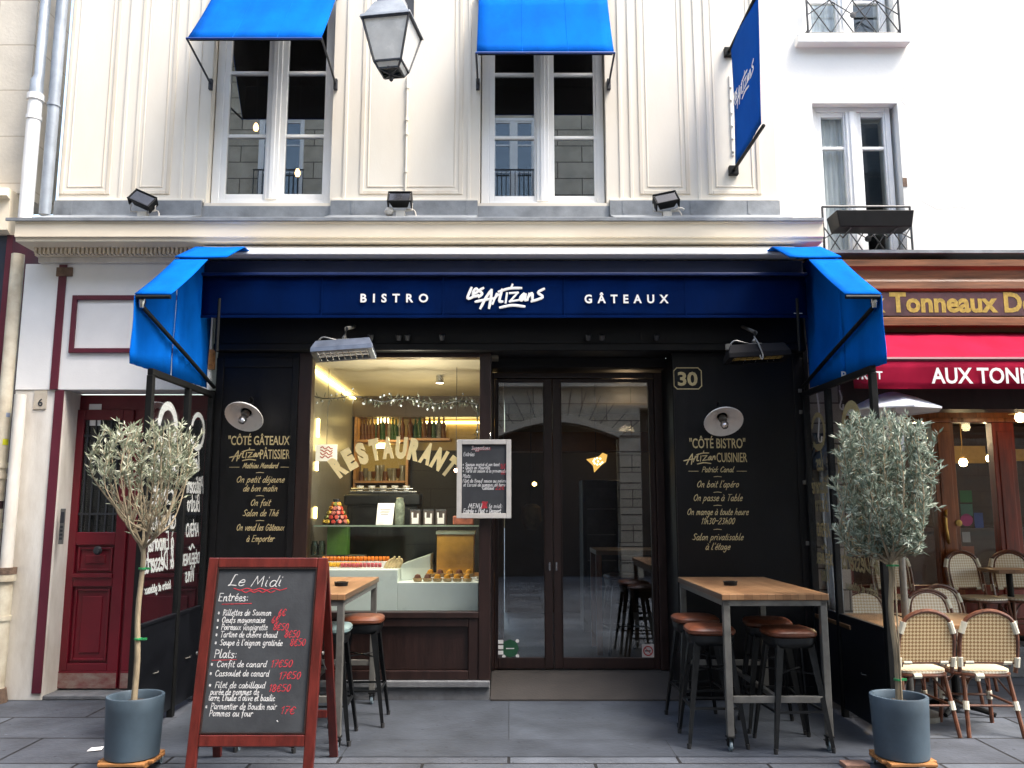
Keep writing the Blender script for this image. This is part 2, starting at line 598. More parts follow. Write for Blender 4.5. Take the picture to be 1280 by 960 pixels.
M = dict(
    plaster=mat('cream_plaster', (0.79, 0.74, 0.645), 0.75, 0.05, 1.6, 0.05, 60, col2=(0.73, 0.665, 0.56), stretch=(1, 1, 0.35)),
    moulding=mat('moulding_paint', (0.77, 0.715, 0.615), 0.7, 0.06, 2.6, 0.08, 60, col2=(0.63, 0.54, 0.42), stretch=(1.6, 1, 0.25)),
    cornice=mat('cornice_paint', (0.84, 0.745, 0.58), 0.7, 0.08, 3, 0.05, 70, col2=(0.76, 0.65, 0.49), stretch=(0.5, 1, 2)),
    white=mat('white_paint', (0.87, 0.86, 0.84), 0.5, 0.03, 3, 0.1, 80),
    winwhite=mat('window_paint', (0.87, 0.87, 0.86), 0.4, 0.03, 4, 0.05, 90),
    wallwhite=mat('white_render', (0.86, 0.85, 0.81), 0.8, 0.02, 0.9, 0.10, 40, col2=(0.78, 0.77, 0.74)),
    dirtywhite=mat('worn_white_paint', (0.80, 0.77, 0.71), 0.65, 0.10, 2.5, 0.12, 50, col2=(0.56, 0.51, 0.44), stretch=(1.6, 1.6, 0.5)),
    beige=mat('beige_stone', (0.62, 0.55, 0.44), 0.75, 0.12, 2.0, 0.3, 40),
    zinc=mat('zinc', (0.30, 0.32, 0.34), 0.5, 0.2, 4, 0.15, 60, metal=0.35),
    pipezinc=mat('grey_pipe', (0.34, 0.38, 0.43), 0.45, 0.15, 4, 0.1, 50, metal=0.2),
    creampipe=mat('cream_pipe', (0.74, 0.69, 0.55), 0.6, 0.12, 5, 0.15, 50, col2=(0.50, 0.42, 0.30)),
    rust=mat('rusty_iron', (0.20, 0.13, 0.09), 0.85, 0.3, 14, 0.5, 80),
    black=mat('black_paint', (0.0045, 0.0045, 0.0055), 0.45, 0.25, 2.2, 0.12, 40, spec=0.28, stretch=(2, 2, .5)),
    blackmetal=mat('black_metal', (0.007, 0.0075, 0.008), 0.55, 0.2, 8, 0.05, 80, spec=0.2),
    blackpanel=mat('dark_screen_panel', (0.006, 0.007, 0.010), 0.35, 0.2, 5, 0.05, 60),
    iron=mat('dark_iron', (0.03, 0.033, 0.04), 0.5, 0.2, 8, 0.1, 60),
    navyfront=mat('navy_paint', (0.018, 0.028, 0.05), 0.4, 0.15, 2, 0.05, 60),
    brownwood=mat('dark_brown_wood', (0.022, 0.0085, 0.0065), 0.4, 0.25, 5, 0.15, 40, stretch=(4, 4, 0.4)),
    oxblood=mat('oxblood_paint', (0.15, 0.005, 0.014), 0.38, 0.16, 2.6, 0.12, 50, stretch=(1, 1, 0.5)),
    wornwood=mat('scuffed_door_foot', (0.16, 0.03, 0.03), 0.7, 0.4, 9, 0.4, 60, col2=(0.30, 0.24, 0.20), stretch=(0.8, 1, 1.6)),
    plum=mat('plum_paint', (0.115, 0.012, 0.028), 0.45, 0.12, 4, 0.1, 50),
    blue=fabric('blue_awning_cloth', (0.001, 0.115, 0.52), 0.02),
    navy=fabric('navy_valance_cloth', (0.0005, 0.010, 0.062), 0.0),
    banner=fabric('banner_cloth', (0.022, 0.15, 0.46), 0.5),
    crimson=fabric('crimson_awning_cloth', (0.40, 0.015, 0.048), 0.15),
    lettering=mat('white_lettering', (0.85, 0.84, 0.82), 0.5, 0.03, 20),
    cream=mat('cream_lettering', (0.60, 0.49, 0.25), 0.5, 0.12, 40),
    gold=mat('gold_lettering', (0.50, 0.36, 0.07), 0.45, 0.2, 30, metal=0.15),
    glassletter=mat('window_lettering', (0.88, 0.73, 0.36), 0.5, 0.05, 30),
    glass=glass('window_glass', (0.98, 1, 0.99), 0.0, 0.4),
    doorglass=glass('door_glass', (0.80, 0.82, 0.82), 0.06, 1.15),
    upglass=glass('upstairs_glass', (0.55, 0.58, 0.60), 0.17, 1.3),
    screenglass=glass('screen_glass', (0.95, 0.96, 0.96), 0.0, 0.3),
    oldglass=mat('frosted_lantern_glass', (0.88, 0.86, 0.80), 0.25, 0.08, 8),
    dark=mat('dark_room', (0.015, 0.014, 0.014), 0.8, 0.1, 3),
    oak=bricked('oak_staves', (0.34, 0.19, 0.095), (0.23, 0.12, 0.058), (0.10, 0.05, 0.022), 0.62, 0.055, 0.0012, 0.32, 'yx', bump=0.05, noise=7, nvar=0.3),
    rawsteel=mat('raw_steel', (0.20, 0.195, 0.18), 0.42, 0.18, 9, 0.06, 60, metal=0.5),
    gunmetal=mat('gunmetal', (0.022, 0.024, 0.026), 0.35, 0.2, 9, 0.04, 60, metal=0.6),
    leather=mat('tan_leather', (0.135, 0.042, 0.020), 0.38, 0.22, 12, 0.15, 90),
    teal=mat('grey_green_leather', (0.17, 0.24, 0.24), 0.35, 0.15, 12, 0.12, 90),
    rubber=mat('rubber', (0.02, 0.02, 0.022), 0.7, 0.1, 20),
    chrome=mat('worn_chrome', (0.55, 0.56, 0.57), 0.25, 0.1, 20, metal=1.0),
    castwheel=mat('grey_castor', (0.18, 0.24, 0.28), 0.4, 0.1, 20),
    mahog=mat('mahogany_stain', (0.105, 0.011, 0.007), 0.36, 0.25, 5, 0.12, 40, stretch=(5, 5, 0.5), coat=0.15),
    slate=mat('chalkboard', (0.032, 0.036, 0.042), 0.7, 0.2, 4.5, 0.08, 60, col2=(0.014, 0.016, 0.020)),
    chalk=mat('white_chalk', (0.58, 0.58, 0.58), 0.9, 0.25, 60),
    redchalk=mat('red_chalk', (0.45, 0.025, 0.04), 0.9, 0.25, 60),
    greywood=mat('grey_frame', (0.50, 0.48, 0.45), 0.6, 0.08, 8, 0.1, 60),
    pot=mat('slate_blue_plastic', (0.055, 0.085, 0.115), 0.55, 0.2, 2.5, 0.05, 70),
    soil=mat('soil', (0.05, 0.035, 0.025), 0.95, 0.3, 30, 0.8, 60),
    dolly=mat('orange_pine', (0.38, 0.17, 0.055), 0.55, 0.2, 8, 0.15, 50, stretch=(0.6, 5, 5)),
    bark=mat('pale_olive_bark', (0.36, 0.29, 0.19), 0.85, 0.25, 10, 0.5, 60, stretch=(3, 3, 0.5)),
    leaf=leafmat('olive_leaf', (0.15, 0.18, 0.11), (0.33, 0.36, 0.26), (0.58, 0.58, 0.46)),
    leafcool=leafmat('olive_leaf_cool', (0.09, 0.13, 0.095), (0.25, 0.31, 0.25), (0.54, 0.58, 0.49)),
    tie=mat('green_tie', (0.02, 0.25, 0.08), 0.5),
    enamel=mat('white_enamel', (0.84, 0.83, 0.81), 0.3, 0.05, 6),
    bulb=glass('bulb_glass', (0.9, 0.9, 0.9), 0.2, 1.0, 0.05),
    brass=mat('aged_brass', (0.45, 0.29, 0.09), 0.35, 0.2, 12, metal=0.9),
    heater=mat('heater_shell', (0.13, 0.15, 0.19), 0.35, 0.15, 8, metal=0.6),
    darkheater=mat('dark_heater_shell', (0.008, 0.008, 0.010), 0.75, 0.12, 8, spec=0.12),
    reflector=mat('heater_reflector', (0.62, 0.60, 0.56), 0.2, 0.1, 20, metal=1.0),
    concrete=mat('ramp_concrete', (0.036, 0.031, 0.028), 0.8, 0.18, 4, 0.3, 60),
    kerbstone=mat('grey_sill_stone', (0.16, 0.165, 0.175), 0.7, 0.2, 6, 0.3, 60),
    paving=bricked('paving_slabs', (0.108, 0.123, 0.148), (0.058, 0.064, 0.079), (0.010, 0.010, 0.012), 1.15, 0.62, 0.012, 0.62, 'xy', bump=0.45, noise=2.2, nvar=0.5, spots=True),
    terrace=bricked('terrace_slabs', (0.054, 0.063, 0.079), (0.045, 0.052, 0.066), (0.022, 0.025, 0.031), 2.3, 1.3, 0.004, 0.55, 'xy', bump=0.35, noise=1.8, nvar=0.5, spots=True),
    stone=bricked('dressed_stone', (0.56, 0.50, 0.40), (0.47, 0.42, 0.33), (0.14, 0.115, 0.09), 1.2, 0.42, 0.014, 0.8, 'xz', bump=0.5, noise=2.5, nvar=0.3),
    ashlar=bricked('pale_ashlar', (0.68, 0.62, 0.52), (0.62, 0.56, 0.46), (0.50, 0.43, 0.34), 0.95, 0.48, 0.008, 0.8, 'xz', bump=0.3, noise=2.5, nvar=0.18),
    pierstone=bricked('pier_stone', (0.38, 0.35, 0.31), (0.30, 0.28, 0.25), (0.08, 0.07, 0.06), 0.6, 0.19, 0.008, 0.8, 'xz', bump=0.4, noise=3),
    bistrowood=mat('varnished_wood', (0.32, 0.095, 0.025), 0.3, 0.3, 5, 0.12, 40, stretch=(4, 4, 0.4), coat=0.2),
    redwood=mat('red_varnished_wood', (0.25, 0.032, 0.012), 0.32, 0.3, 5, 0.12, 40, stretch=(4, 4, 0.4), coat=0.2),
    fasciawood=mat('fascia_wood', (0.23, 0.090, 0.034), 0.4, 0.3, 5, 0.15, 40, stretch=(0.4, 4, 5)),
    signboard=mat('plum_signboard', (0.085, 0.030, 0.035), 0.5, 0.3, 6, 0.15, 50),
    rattan=mat('rattan_pole', (0.17, 0.060, 0.030), 0.35, 0.3, 18, 0.1, 60),
    cane=weave('cream_weave', (0.80, 0.63, 0.37), (0.36, 0.20, 0.08), 0.019),
    canepale=weave('pale_weave', (0.86, 0.80, 0.66), (0.64, 0.50, 0.32), 0.019),
    binding=mat('cream_binding', (0.78, 0.74, 0.60), 0.4, 0.08, 30),
    heatwhite=mat('white_reflector', (0.75, 0.76, 0.82), 0.4, 0.04, 5),
)

# ================================================================== GROUND
b = BM(); poly(b, [(-60, -60, 0), (60, -60, 0), (60, 60, 0), (-60, 60, 0)])
struct('pavement', b, M['paving'])
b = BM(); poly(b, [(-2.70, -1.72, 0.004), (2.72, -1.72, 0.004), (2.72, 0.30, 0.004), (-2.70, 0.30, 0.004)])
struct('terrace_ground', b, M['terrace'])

# ================================================================== RESTAURANT BUILDING
bld = empty('restaurant_building', 'cream panelled facade with two tall upstairs windows over a black shopfront', 'building', (0, 0.3, 0))
WX0, WX1, WZ0, WZ1 = -4.36, 2.60, 4.30, 10.0
LW = (-2.93, -1.73)
RW = (-0.28, 0.95)
WB, WT = 4.60, 7.05
b = BM()
box(b, WX0, LW[0], 0, .35, WZ0, WZ1); box(b, LW[1], RW[0], 0, .35, WZ0, WZ1); box(b, RW[1], WX1, 0, .35, WZ0, WZ1)
for a in (LW, RW):
    box(b, a[0], a[1], 0, .35, WZ0, WB); box(b, a[0], a[1], 0, .35, WT, WZ1)
obj('wall', b, M['plaster'], bld)


def panel(b, p0, p1, py=243, top=8.4, w=.040, d=.009):
    x0, x1 = ax(p0, py), ax(p1, py)
    z0 = az(py)
    for i, (o, ww, dd) in enumerate(((0, w, d), (w + .03, .018, d * .55))):
        a0, a1, c0, c1 = x0 + o, x1 - o, z0 + o, top - o
        box(b, a0, a0 + ww, -dd, .01, c0, c1); box(b, a1 - ww, a1, -dd, .01, c0, c1)
        box(b, a0 + ww, a1 - ww, -dd, .01, c0, c0 + ww); box(b, a0 + ww, a1 - ww, -dd, .01, c1 - ww, c1)


b = BM()
for p0, p1 in ((74, 137), (164, 212), (449, 578), (800, 863), (886, 952)):
    panel(b, p0, p1)
    obj('wall_panel', b, M['moulding'], bld, bevel=.005)
    b = BM()
for p in (150, 225, 241, 430, 586, 777, 790, 875):                # reeded pilaster strips beside the bays
    x = ax(p, 243)
    box(b, x - .016, x + .016, -.010, .01, 4.63, 9.5)
    obj('pilaster_strip', b, M['plaster'], bld, bevel=.004)
    b = BM()
b.free()
for x0, x1 in ((WX0, LW[0] - .02), (LW[1] + .02, RW[0] - .02), (RW[1] + .02, WX1)):
    b = BM(); box(b, x0, x1, -.03, .01, 4.56, 4.635)
    obj('plinth_course', b, M['plaster'], bld, bevel=.006)


def french_window(x0, x1, z0, z1, yf, bars, name='window', fr=M['winwhite'], gl=M['upglass'], parent=bld, ol=.075, st=.055, mid=.12):
    """two casement leaves with glazing bars: frame mesh, panes as its sub-part"""
    b = BM()
    box(b, x0, x0 + ol, yf, yf + .09, z0, z1); box(b, x1 - ol, x1, yf, yf + .09, z0, z1)
    box(b, x0 + ol, x1 - ol, yf, yf + .09, z0, z0 + ol); box(b, x0 + ol, x1 - ol, yf, yf + .09, z1 - ol, z1)
    xm = (x0 + x1) / 2
    box(b, xm - mid / 2, xm + mid / 2, yf - .012, yf + .085, z0 + ol, z1 - ol)
    box(b, xm - .022, xm + .022, yf - .026, yf - .012, z0 + ol, z1 - ol)
    for a0, a1 in ((x0 + ol, xm - mid / 2), (xm + mid / 2, x1 - ol)):
        box(b, a0, a0 + st, yf + .012, yf + .07, z0 + ol, z1 - ol); box(b, a1 - st * .4, a1, yf + .012, yf + .07, z0 + ol, z1 - ol)
        box(b, a0 + st, a1 - st * .4, yf + .012, yf + .07, z0 + ol, z0 + ol + .06); box(b, a0 + st, a1 - st * .4, yf + .012, yf + .07, z1 - ol - .05, z1 - ol)
        for zb in bars:
            box(b, a0 + st, a1 - st * .4, yf + .016, yf + .062, zb - .016, zb + .016)
    w = obj(name, b, fr, parent, bevel=.005)
    b = BM()
    for a0, a1 in ((x0 + ol, xm - mid / 2), (xm + mid / 2, x1 - ol)):
        box(b, a0 + st, a1 - st * .4, yf + .04, yf + .044, z0 + ol, z1 - ol)
    obj('pane', b, gl, w)
    return w


french_window(LW[0] + .01, LW[1] - .01, WB, WT, .10, (az(170, .12), az(91, .12)))
french_window(RW[0] + .01, RW[1] - .01, WB - .02, WT, .10, (az(172, .12), az(93, .12)))
b = BM()                                                                            # dark rooms behind the upstairs windows
for a in (LW, RW):
    x0, x1 = a[0] - .8, a[1] + .8
    box(b, x0, x1, 3.4, 3.45, 4.3, 7.6); box(b, x0 - .05, x0, .36, 3.45, 4.3, 7.6); box(b, x1, x1 + .05, .36, 3.45, 4.3, 7.6)
    box(b, x0, x1, .36, 3.4, 4.25, 4.3); box(b, x0, x1, .36, 3.4, 7.6, 7.65)
obj('upstairs_room', b, M['dark'], bld)

# entablature and ledge
for x0, x1 in ((WX0, LW[0] - .02), (LW[1] + .02, RW[0] - .02), (RW[1] + .02, WX1)):
    b = BM(); extr(b, [(-.06, 4.605), (-.06, 4.46), (-.40, 4.315), (-.40, 4.297), (0, 4.297), (0, 4.605)], x0, x1)
    obj('zinc_ledge', b, M['zinc'], bld)
for a in (LW, RW):
    b = BM(); extr(b, [(-.03, 4.56), (-.03, 4.45), (-.40, 4.315), (-.40, 4.297), (0, 4.297), (0, 4.56)], a[0] - .02, a[1] + .02)
    obj('zinc_ledge', b, M['zinc'], bld)
b = BM()
for x in (-4.2, -3.45, -3.02, -1.5, -.9, -.4, 1.1, 1.75, 2.3):
    box(b, x - .012, x + .012, -.064, -.03, 4.47, 4.6)
box(b, -4.6, 2.88, -.402, -.385, 4.285, 4.312)
obj('ledge_seam', b, M['zinc'], bld)
CX0, CX1 = -4.52, 2.88
b = BM()
extr(b, [(-.385, 4.294), (-.385, 4.272), (-.374, 4.266), (-.374, 4.142), (-.355, 4.136), (-.350, 4.104), (-.20, 4.10), (0.05, 4.10), (0.05, 4.294)], CX0, CX1)
obj('cornice', b, M['cornice'], bld)
b = BM()
x = CX0 + .08
while x < CX1 - .04:
    box(b, x, x + .022, -.185, -.12, 4.04, 4.105)
    x += .04
box(b, CX0 + .05, CX1 - .05, -.12, .05, 4.04, 4.10)
obj('dentils', b, M['cornice'], bld)
b = BM(); box(b, CX0 + .06, -2.72, -.075, .05, 3.985, 4.04)
obj('frieze_band', b, M['dirtywhite'], bld, bevel=.006)

# white fascia over the street door
FX0, FX1, FZ0, FZ1 = -4.60, -2.79, 2.775, 3.985
b = BM(); box(b, FX0, FX1, -.03, .30, FZ0, FZ1)
fas = obj('fascia', b, M['white'], bld, bevel=.004)
b = BM()
box(b, ax(62, 486, -.04), ax(72, 486, -.04), -.045, -.03, FZ0, FZ1 - .01)
x0, x1, z0, z1 = ax(88, 405, -.05), -2.81, az(441, -.05), az(369, -.05)
for c in ((x0, x0 + .045, z0, z1), (x1 - .045, x1, z0, z1), (x0 + .045, x1 - .045, z0, z0 + .045), (x0 + .045, x1 - .045, z1 - .045, z1)):
    box(b, c[0], c[1], -.055, -.03, c[2], c[3])
obj('fascia_trim', b, M['plum'], fas, bevel=.004)
b = BM()
zt, zb = az(334, -.05), az(345, -.05)
xv0, xv1 = ax(70, 340, -.05), ax(90, 340, -.05)
box(b, xv0, xv1, -.05, -.03, zb, zt)
obj('vent', b, M['rust'], fas, bevel=.003)

# street door recess
DX0, DX1 = ax(84, 650, .25), -2.80
b = BM()
box(b, -4.60, ax(54, 860, 0), -.02, .34, 0, FZ0 - .002)
pier = obj('door_pier', b, M['dirtywhite'], bld, bevel=.006)
b = BM(); box(b, ax(42, 860), ax(53.5, 860), -.035, .02, .06, FZ0 - .004)
obj('pier_stripe', b, M['plum'], pier, bevel=.004)
b = BM(); box(b, ax(54, 860) + .002, DX0 - .0, .0, .30, 0, FZ0 - .002)
obj('door_reveal', b, M['dirtywhite'], bld, bevel=.004)
b = BM(); box(b, DX1, -2.74, .0, .30, 0, FZ0 - .002)
obj('door_reveal', b, M['black'], bld)
b = BM(); box(b, ax(43, 500, -.02), ax(64, 500, -.02) - .04, -.032, -.02, az(512), az(489))
pl = obj('plaque', b, M['beige'], bld, bevel=.003)
b = BM(); typeset(b, '6', plane(ax(51, 500, -.03), az(508), -.033), 0, 0, .07, bold=.02)
obj('plaque_number', b, M['iron'], pl)
b = BM(); box(b, -4.10, -4.055, -.012, .0, 1.36, 1.68)
ic = obj('intercom', b, M['rawsteel'], bld, bevel=.004)
b = BM()
box(b, -4.094, -4.061, -.016, -.012, 1.55, 1.65)
for k in range(4): box(b, -4.09, -4.065, -.016, -.012, 1.40 + k * .035, 1.42 + k * .035)
obj('button', b, M['iron'], ic)

obj('door_backing', (lambda b: (box(b, DX0, DX1, .27, .33, .04, FZ0 - .01), b)[1])(BM()), M['oxblood'], bld)
zp1, zp2, zp3 = az(842, .25), az(748, .25), az(678, .25)
midx = ax(158, 700, .25)
for li, (x0, x1) in enumerate(((DX0 + .0, midx - .015), (midx + .015, DX1))):
    b = BM()
    box(b, x0, x1, .235, .27, .05, .20)
    lw = .10
    for (a0, a1, c0, c1) in ((x0, x0 + lw, .20, 2.62), (x1 - lw, x1, .20, 2.62), (x0 + lw, x1 - lw, .20, .27), (x0 + lw, x1 - lw, .96, 1.06), (x0 + lw, x1 - lw, 1.34, 1.46), (x0 + lw, x1 - lw, 2.52, 2.62)):
        box(b, a0, a1, .24, .27, c0, c1)
    box(b, x0 + lw, x1 - lw, .225, .262, 1.04, 1.08)
    for (c0, c1) in ((.29, .94), (1.10, 1.32)):
        t = .022
        a0, a1 = x0 + lw + .02, x1 - lw - .02
        for q in ((a0, a0 + t, c0, c1), (a1 - t, a1, c0, c1), (a0 + t, a1 - t, c0, c0 + t), (a0 + t, a1 - t, c1 - t, c1)):
            box(b, q[0], q[1], .252, .27, q[2], q[3])
        box(b, a0 + .07, a1 - .07, .258, .27, c0 + .07, c1 - .07)
    lf = obj('street_door', b, M['oxblood'], bld, bevel=.006)
    b = BM(); box(b, x0 + .004, x1 - .004, .2335, .2355, .052, .185)
    obj('kick_board', b, M['wornwood'], lf)
    b = BM(); box(b, x0 + lw, x1 - lw, .262, .266, 1.46, 2.52)
    obj('pane', b, M['glass'], lf)
    b = BM(); box(b, x0 + lw, x1 - lw, .267, .2685, 1.46, 2.52)
    obj('dark_glass_back', b, M['dark'], lf)
    b = BM()
    for k in range(5):
        xx = x0 + lw + (x1 - x0 - 2 * lw) * (k + .5) / 5
        tube(b, [(xx, .25, 1.46), (xx, .25, 2.52)], .008, 6)
        lathe(b, [(0, 0), (.012, .005), (.012, .04), (0, .07)], (xx, .25, 2.3 - .12 * (k % 2)), 8)
    for z in (1.62, 2.36): box(b, x0 + lw, x1 - lw, .246, .254, z, z + .02)
    obj('grille', b, M['iron'], lf)
b = BM(); lathe(b, [(0, .06), (.03, .055), (.042, .03), (.03, .012), (.016, 0)], (ax(123, 688, .22), .235, az(688, .22)), 16, Matrix.Rotation(R(90), 4, 'X'))
obj('door_knob', b, M['iron'], bld, smooth=True)
b = BM()
hx = ax(117, 515, .25)
box(b, hx - .05, hx + .07, .256, .2575, az(532, .25), az(505, .25))
obj('door_notice', b, M['white'], bld)
b = BM(); box(b, DX0 - .1, DX1, .0, .32, 0.0, .035)
obj('door_step', b, M['kerbstone'], bld, bevel=.006)

# black shopfront
PZ = 3.13
b = BM(); box(b, -2.74, 2.76, -.10, .30, PZ, 3.985)
obj('lintel', b, M['black'], bld, bevel=.01)
b = BM(); box(b, -2.74, 2.76, -.13, -.10, PZ + .0, PZ + .07)
obj('lintel_moulding', b, M['black'], bld, bevel=.012)
LP, RP = (-2.738, -1.965), (1.53, 2.76)
b = BM()
box(b, LP[0], LP[1], .0, .30, 0, PZ)
for (x0, x1, z0, z1) in ((LP[0], LP[0] + .07, .12, PZ - .05), (LP[1] - .06, LP[1], .12, PZ - .05), (LP[0] + .07, LP[1] - .06, PZ - .14, PZ - .05), (LP[0] + .07, LP[1] - .06, .12, .22)):
    box(b, x0, x1, -.018, .0, z0, z1)
box(b, LP[0], LP[1], -.03, 0, 0, .12)
lpn = obj('shopfront_panel', b, M['black'], bld, bevel=.005)
b = BM()
box(b, RP[0], RP[1], .0, .56, 0, PZ)
box(b, RP[0], RP[1], -.03, 0, 0, .12)
for (x0, x1, z0, z1) in ((RP[1] - .10, RP[1], .12, PZ - .05), (RP[0], RP[0] + .012, .12, PZ - .05)):
    box(b, x0, x1, -.012, .0, z0, z1)
rpn = obj('shopfront_panel', b, M['black'], bld, bevel=.005)
b = BM(); box(b, 2.76, 2.80, -.02, .3, 0, 4.0)
obj('corner_post', b, M['black'], bld)
# small hooks and plates on the edges of the panels
b = BM()
for z in (2.55, 2.75, 1.9, 1.35, .9): box(b, 2.70, 2.73, -.03, 0, z, z + .035)
obj('hinge_plate', b, M['rawsteel'], rpn, bevel=.003)
b = BM()
xz, zz0, zz1 = ax(265, 450, -.03), az(462, -.03), az(437, -.03)
box(b, xz - .03, xz + .03, -.05, -.018, zz0, zz1); box(b, xz - .02, xz + .02, -.07, -.05, zz0 + .04, zz1 - .04)
obj('wooden_block', b, M['dolly'], lpn, bevel=.004)

# lettering painted on the two panels
fnL = lambda px, py: plane(ax(px, py), az(py), 0.0)
pxm = 1.0 / (F / CAMD)                                           # metres per photograph pixel on the facade


def lines(side, par):
    cx = 325 if side == 'l' else 897
    rows = ([('type', '"CÔTÉ GÂTEAUX"', 556, 12, 82), ('art', 'PÂTISSIER', 574, 12, 47), ('scr', 'Mathieu Mandard', 585, 4.2, 46), ('scr', 'On petit déjeune', 603, 5.2, 63), ('scr', 'de bon matin', 614, 5.0, 45), ('scr', 'On fait', 632, 5.2, 26),
             ('scr', 'Salon de Thé', 645, 5.2, 46), ('scr', 'On vend les Gâteaux', 663, 5.2, 62), ('scr', 'à Emporter', 677, 5.2, 36)] if side == 'l' else
            [('type', '"CÔTÉ BISTRO"', 560, 13, 72), ('art', 'CUISINIER', 578, 12, 40), ('scr', 'Patrick Canal', 590, 4.4, 42), ('scr', "On boit l'apéro", 609, 5.4, 55), ('scr', 'On passe à Table', 626, 5.4, 64), ('scr', 'On mange à toute heure', 643.5, 5.2, 80),
             ('scr', '11h30~23h00', 655, 5.0, 44), ('scr', 'Salon privatisable', 675, 5.2, 66), ('scr', "à l'étage", 687, 5.2, 32)])
    for kind, t, py, h, wpx in rows:
        b = BM()
        fn = fnL(cx, py)
        if kind == 'type':
            typeset(b, t, fn, 0, 0, h * pxm * .95, wpx * pxm * .97, bold=.012)
        elif kind == 'art':
            logo(b, fn, LOGO_ART + LOGO_BAR, (-20 if side == 'l' else -23.5) * pxm, 5.5 * pxm, (36 if side == 'l' else 37) * pxm, .0052, 268, 955)
            typeset(b, t, fn, (18.5 if side == 'l' else 18) * pxm, .5 * pxm, h * pxm, (37 if side == 'l' else 38) * pxm, bold=.005)
        else:
            script(b, t, fn, 0, 0, h * pxm * .86, .0031, .4, 'c', wpx * pxm * .95)
        obj('lettering', b, M['cream'], par)
    b = BM()
    for py in ((591, 620, 651) if side == 'l' else (596, 615.5, 632, 662)):
        fn = fnL(cx, py)
        stroke(b, [(-.035, 0), (0, .004), (.035, 0)], fn, .003)
    fn = fnL(cx, 584 if side == 'l' else 589)
    a = 30 if side == 'l' else 28
    for s in (-1, 1): stroke(b, [(s * (a - 4) * pxm, 0), (s * (a + 8) * pxm, 0)], fn, .003)
    obj('lettering_rule', b, M['cream'], par)


lines('l', lpn)
lines('r', rpn)
b = BM()
fn = fnL(859.5, 473)
w2, h2, c = 17.5 * pxm, 13.5 * pxm, .03
ring = [(-w2 + c, -h2), (w2 - c, -h2), (w2, -h2 + c), (w2, h2 - c), (w2 - c, h2), (-w2 + c, h2), (-w2, h2 - c), (-w2, -h2 + c), (-w2 + c, -h2)]
for p, q in zip(ring, ring[1:]): stroke(b, [p, q], fn, .006)
typeset(b, '30', fn, 0, -8.6 * pxm, 17 * pxm, 25 * pxm, bold=.03)
obj('house_number', b, M['cream'], rpn)

# shop window
SX0, SX1, SZ0, SZ1 = -1.965, -.165, .0, PZ
GX0, GX1, GZ0, GZ1 = ax(386, 600), ax(599, 600), az(765), az(447)
b = BM()
box(b, SX0, GX0, -.01, .12, .17, PZ); box(b, GX1, SX1, -.01, .12, .17, PZ)
box(b, GX0, GX1, -.01, .12, GZ1, PZ); box(b, GX0, GX1, -.015, .12, GZ0 - .055, GZ0)
for (x0, x1, z0, z1) in ((GX0, GX0 + .09, .17, GZ0 - .055), (GX1 - .09, GX1, .17, GZ0 - .055), (GX0 + .09, GX1 - .09, .17, .25), (GX0 + .09, GX1 - .09, GZ0 - .13, GZ0 - .055)):
    box(b, x0, x1, .0, .10, z0, z1)
box(b, GX0 + .09, GX1 - .09, .035, .10, .25, GZ0 - .13)
sw = obj('shop_window', b, M['brownwood'], bld, bevel=.006)
b = BM(); box(b, GX0, GX1, .05, .056, GZ0, GZ1)
obj('pane', b, M['glass'], sw)
b = BM()                                                                            # RESTAURANT on an arc
txt = 'RESTAURANT'
cxp, cyp, rad = 491, 676, 112
for i, ch in enumerate(txt):
    a = R(-37.5 + 75 * i / (len(txt) - 1))
    X0, Z0 = at(cxp, cyp, .05)
    r = rad * pxm * 1.0
    ux, uz = math.cos(a), -math.sin(a)
    ctr = (X0 + r * math.sin(a) * 1.0, Z0 + r * math.cos(a) * 1.0)
    fn = lambda u, v, d=0.0, c=ctr, ux=ux, uz=uz: Vector((c[0] + u * ux - v * uz, .047 - d, c[1] + u * uz + v * ux))
    typeset(b, ch, fn, 0, -8 * pxm, 24 * pxm, (14.4 if ch in 'RUNA' else 12.6) * pxm, bold=.075)
obj('window_lettering', b, M['glassletter'], sw)
b = BM(); box(b, SX0, SX1 - .005, -.05, .12, .115, .168); box(b, SX0, SX1 - .005, -.02, .12, .0, .115)
obj('window_plinth', b, M['kerbstone'], bld, bevel=.006)

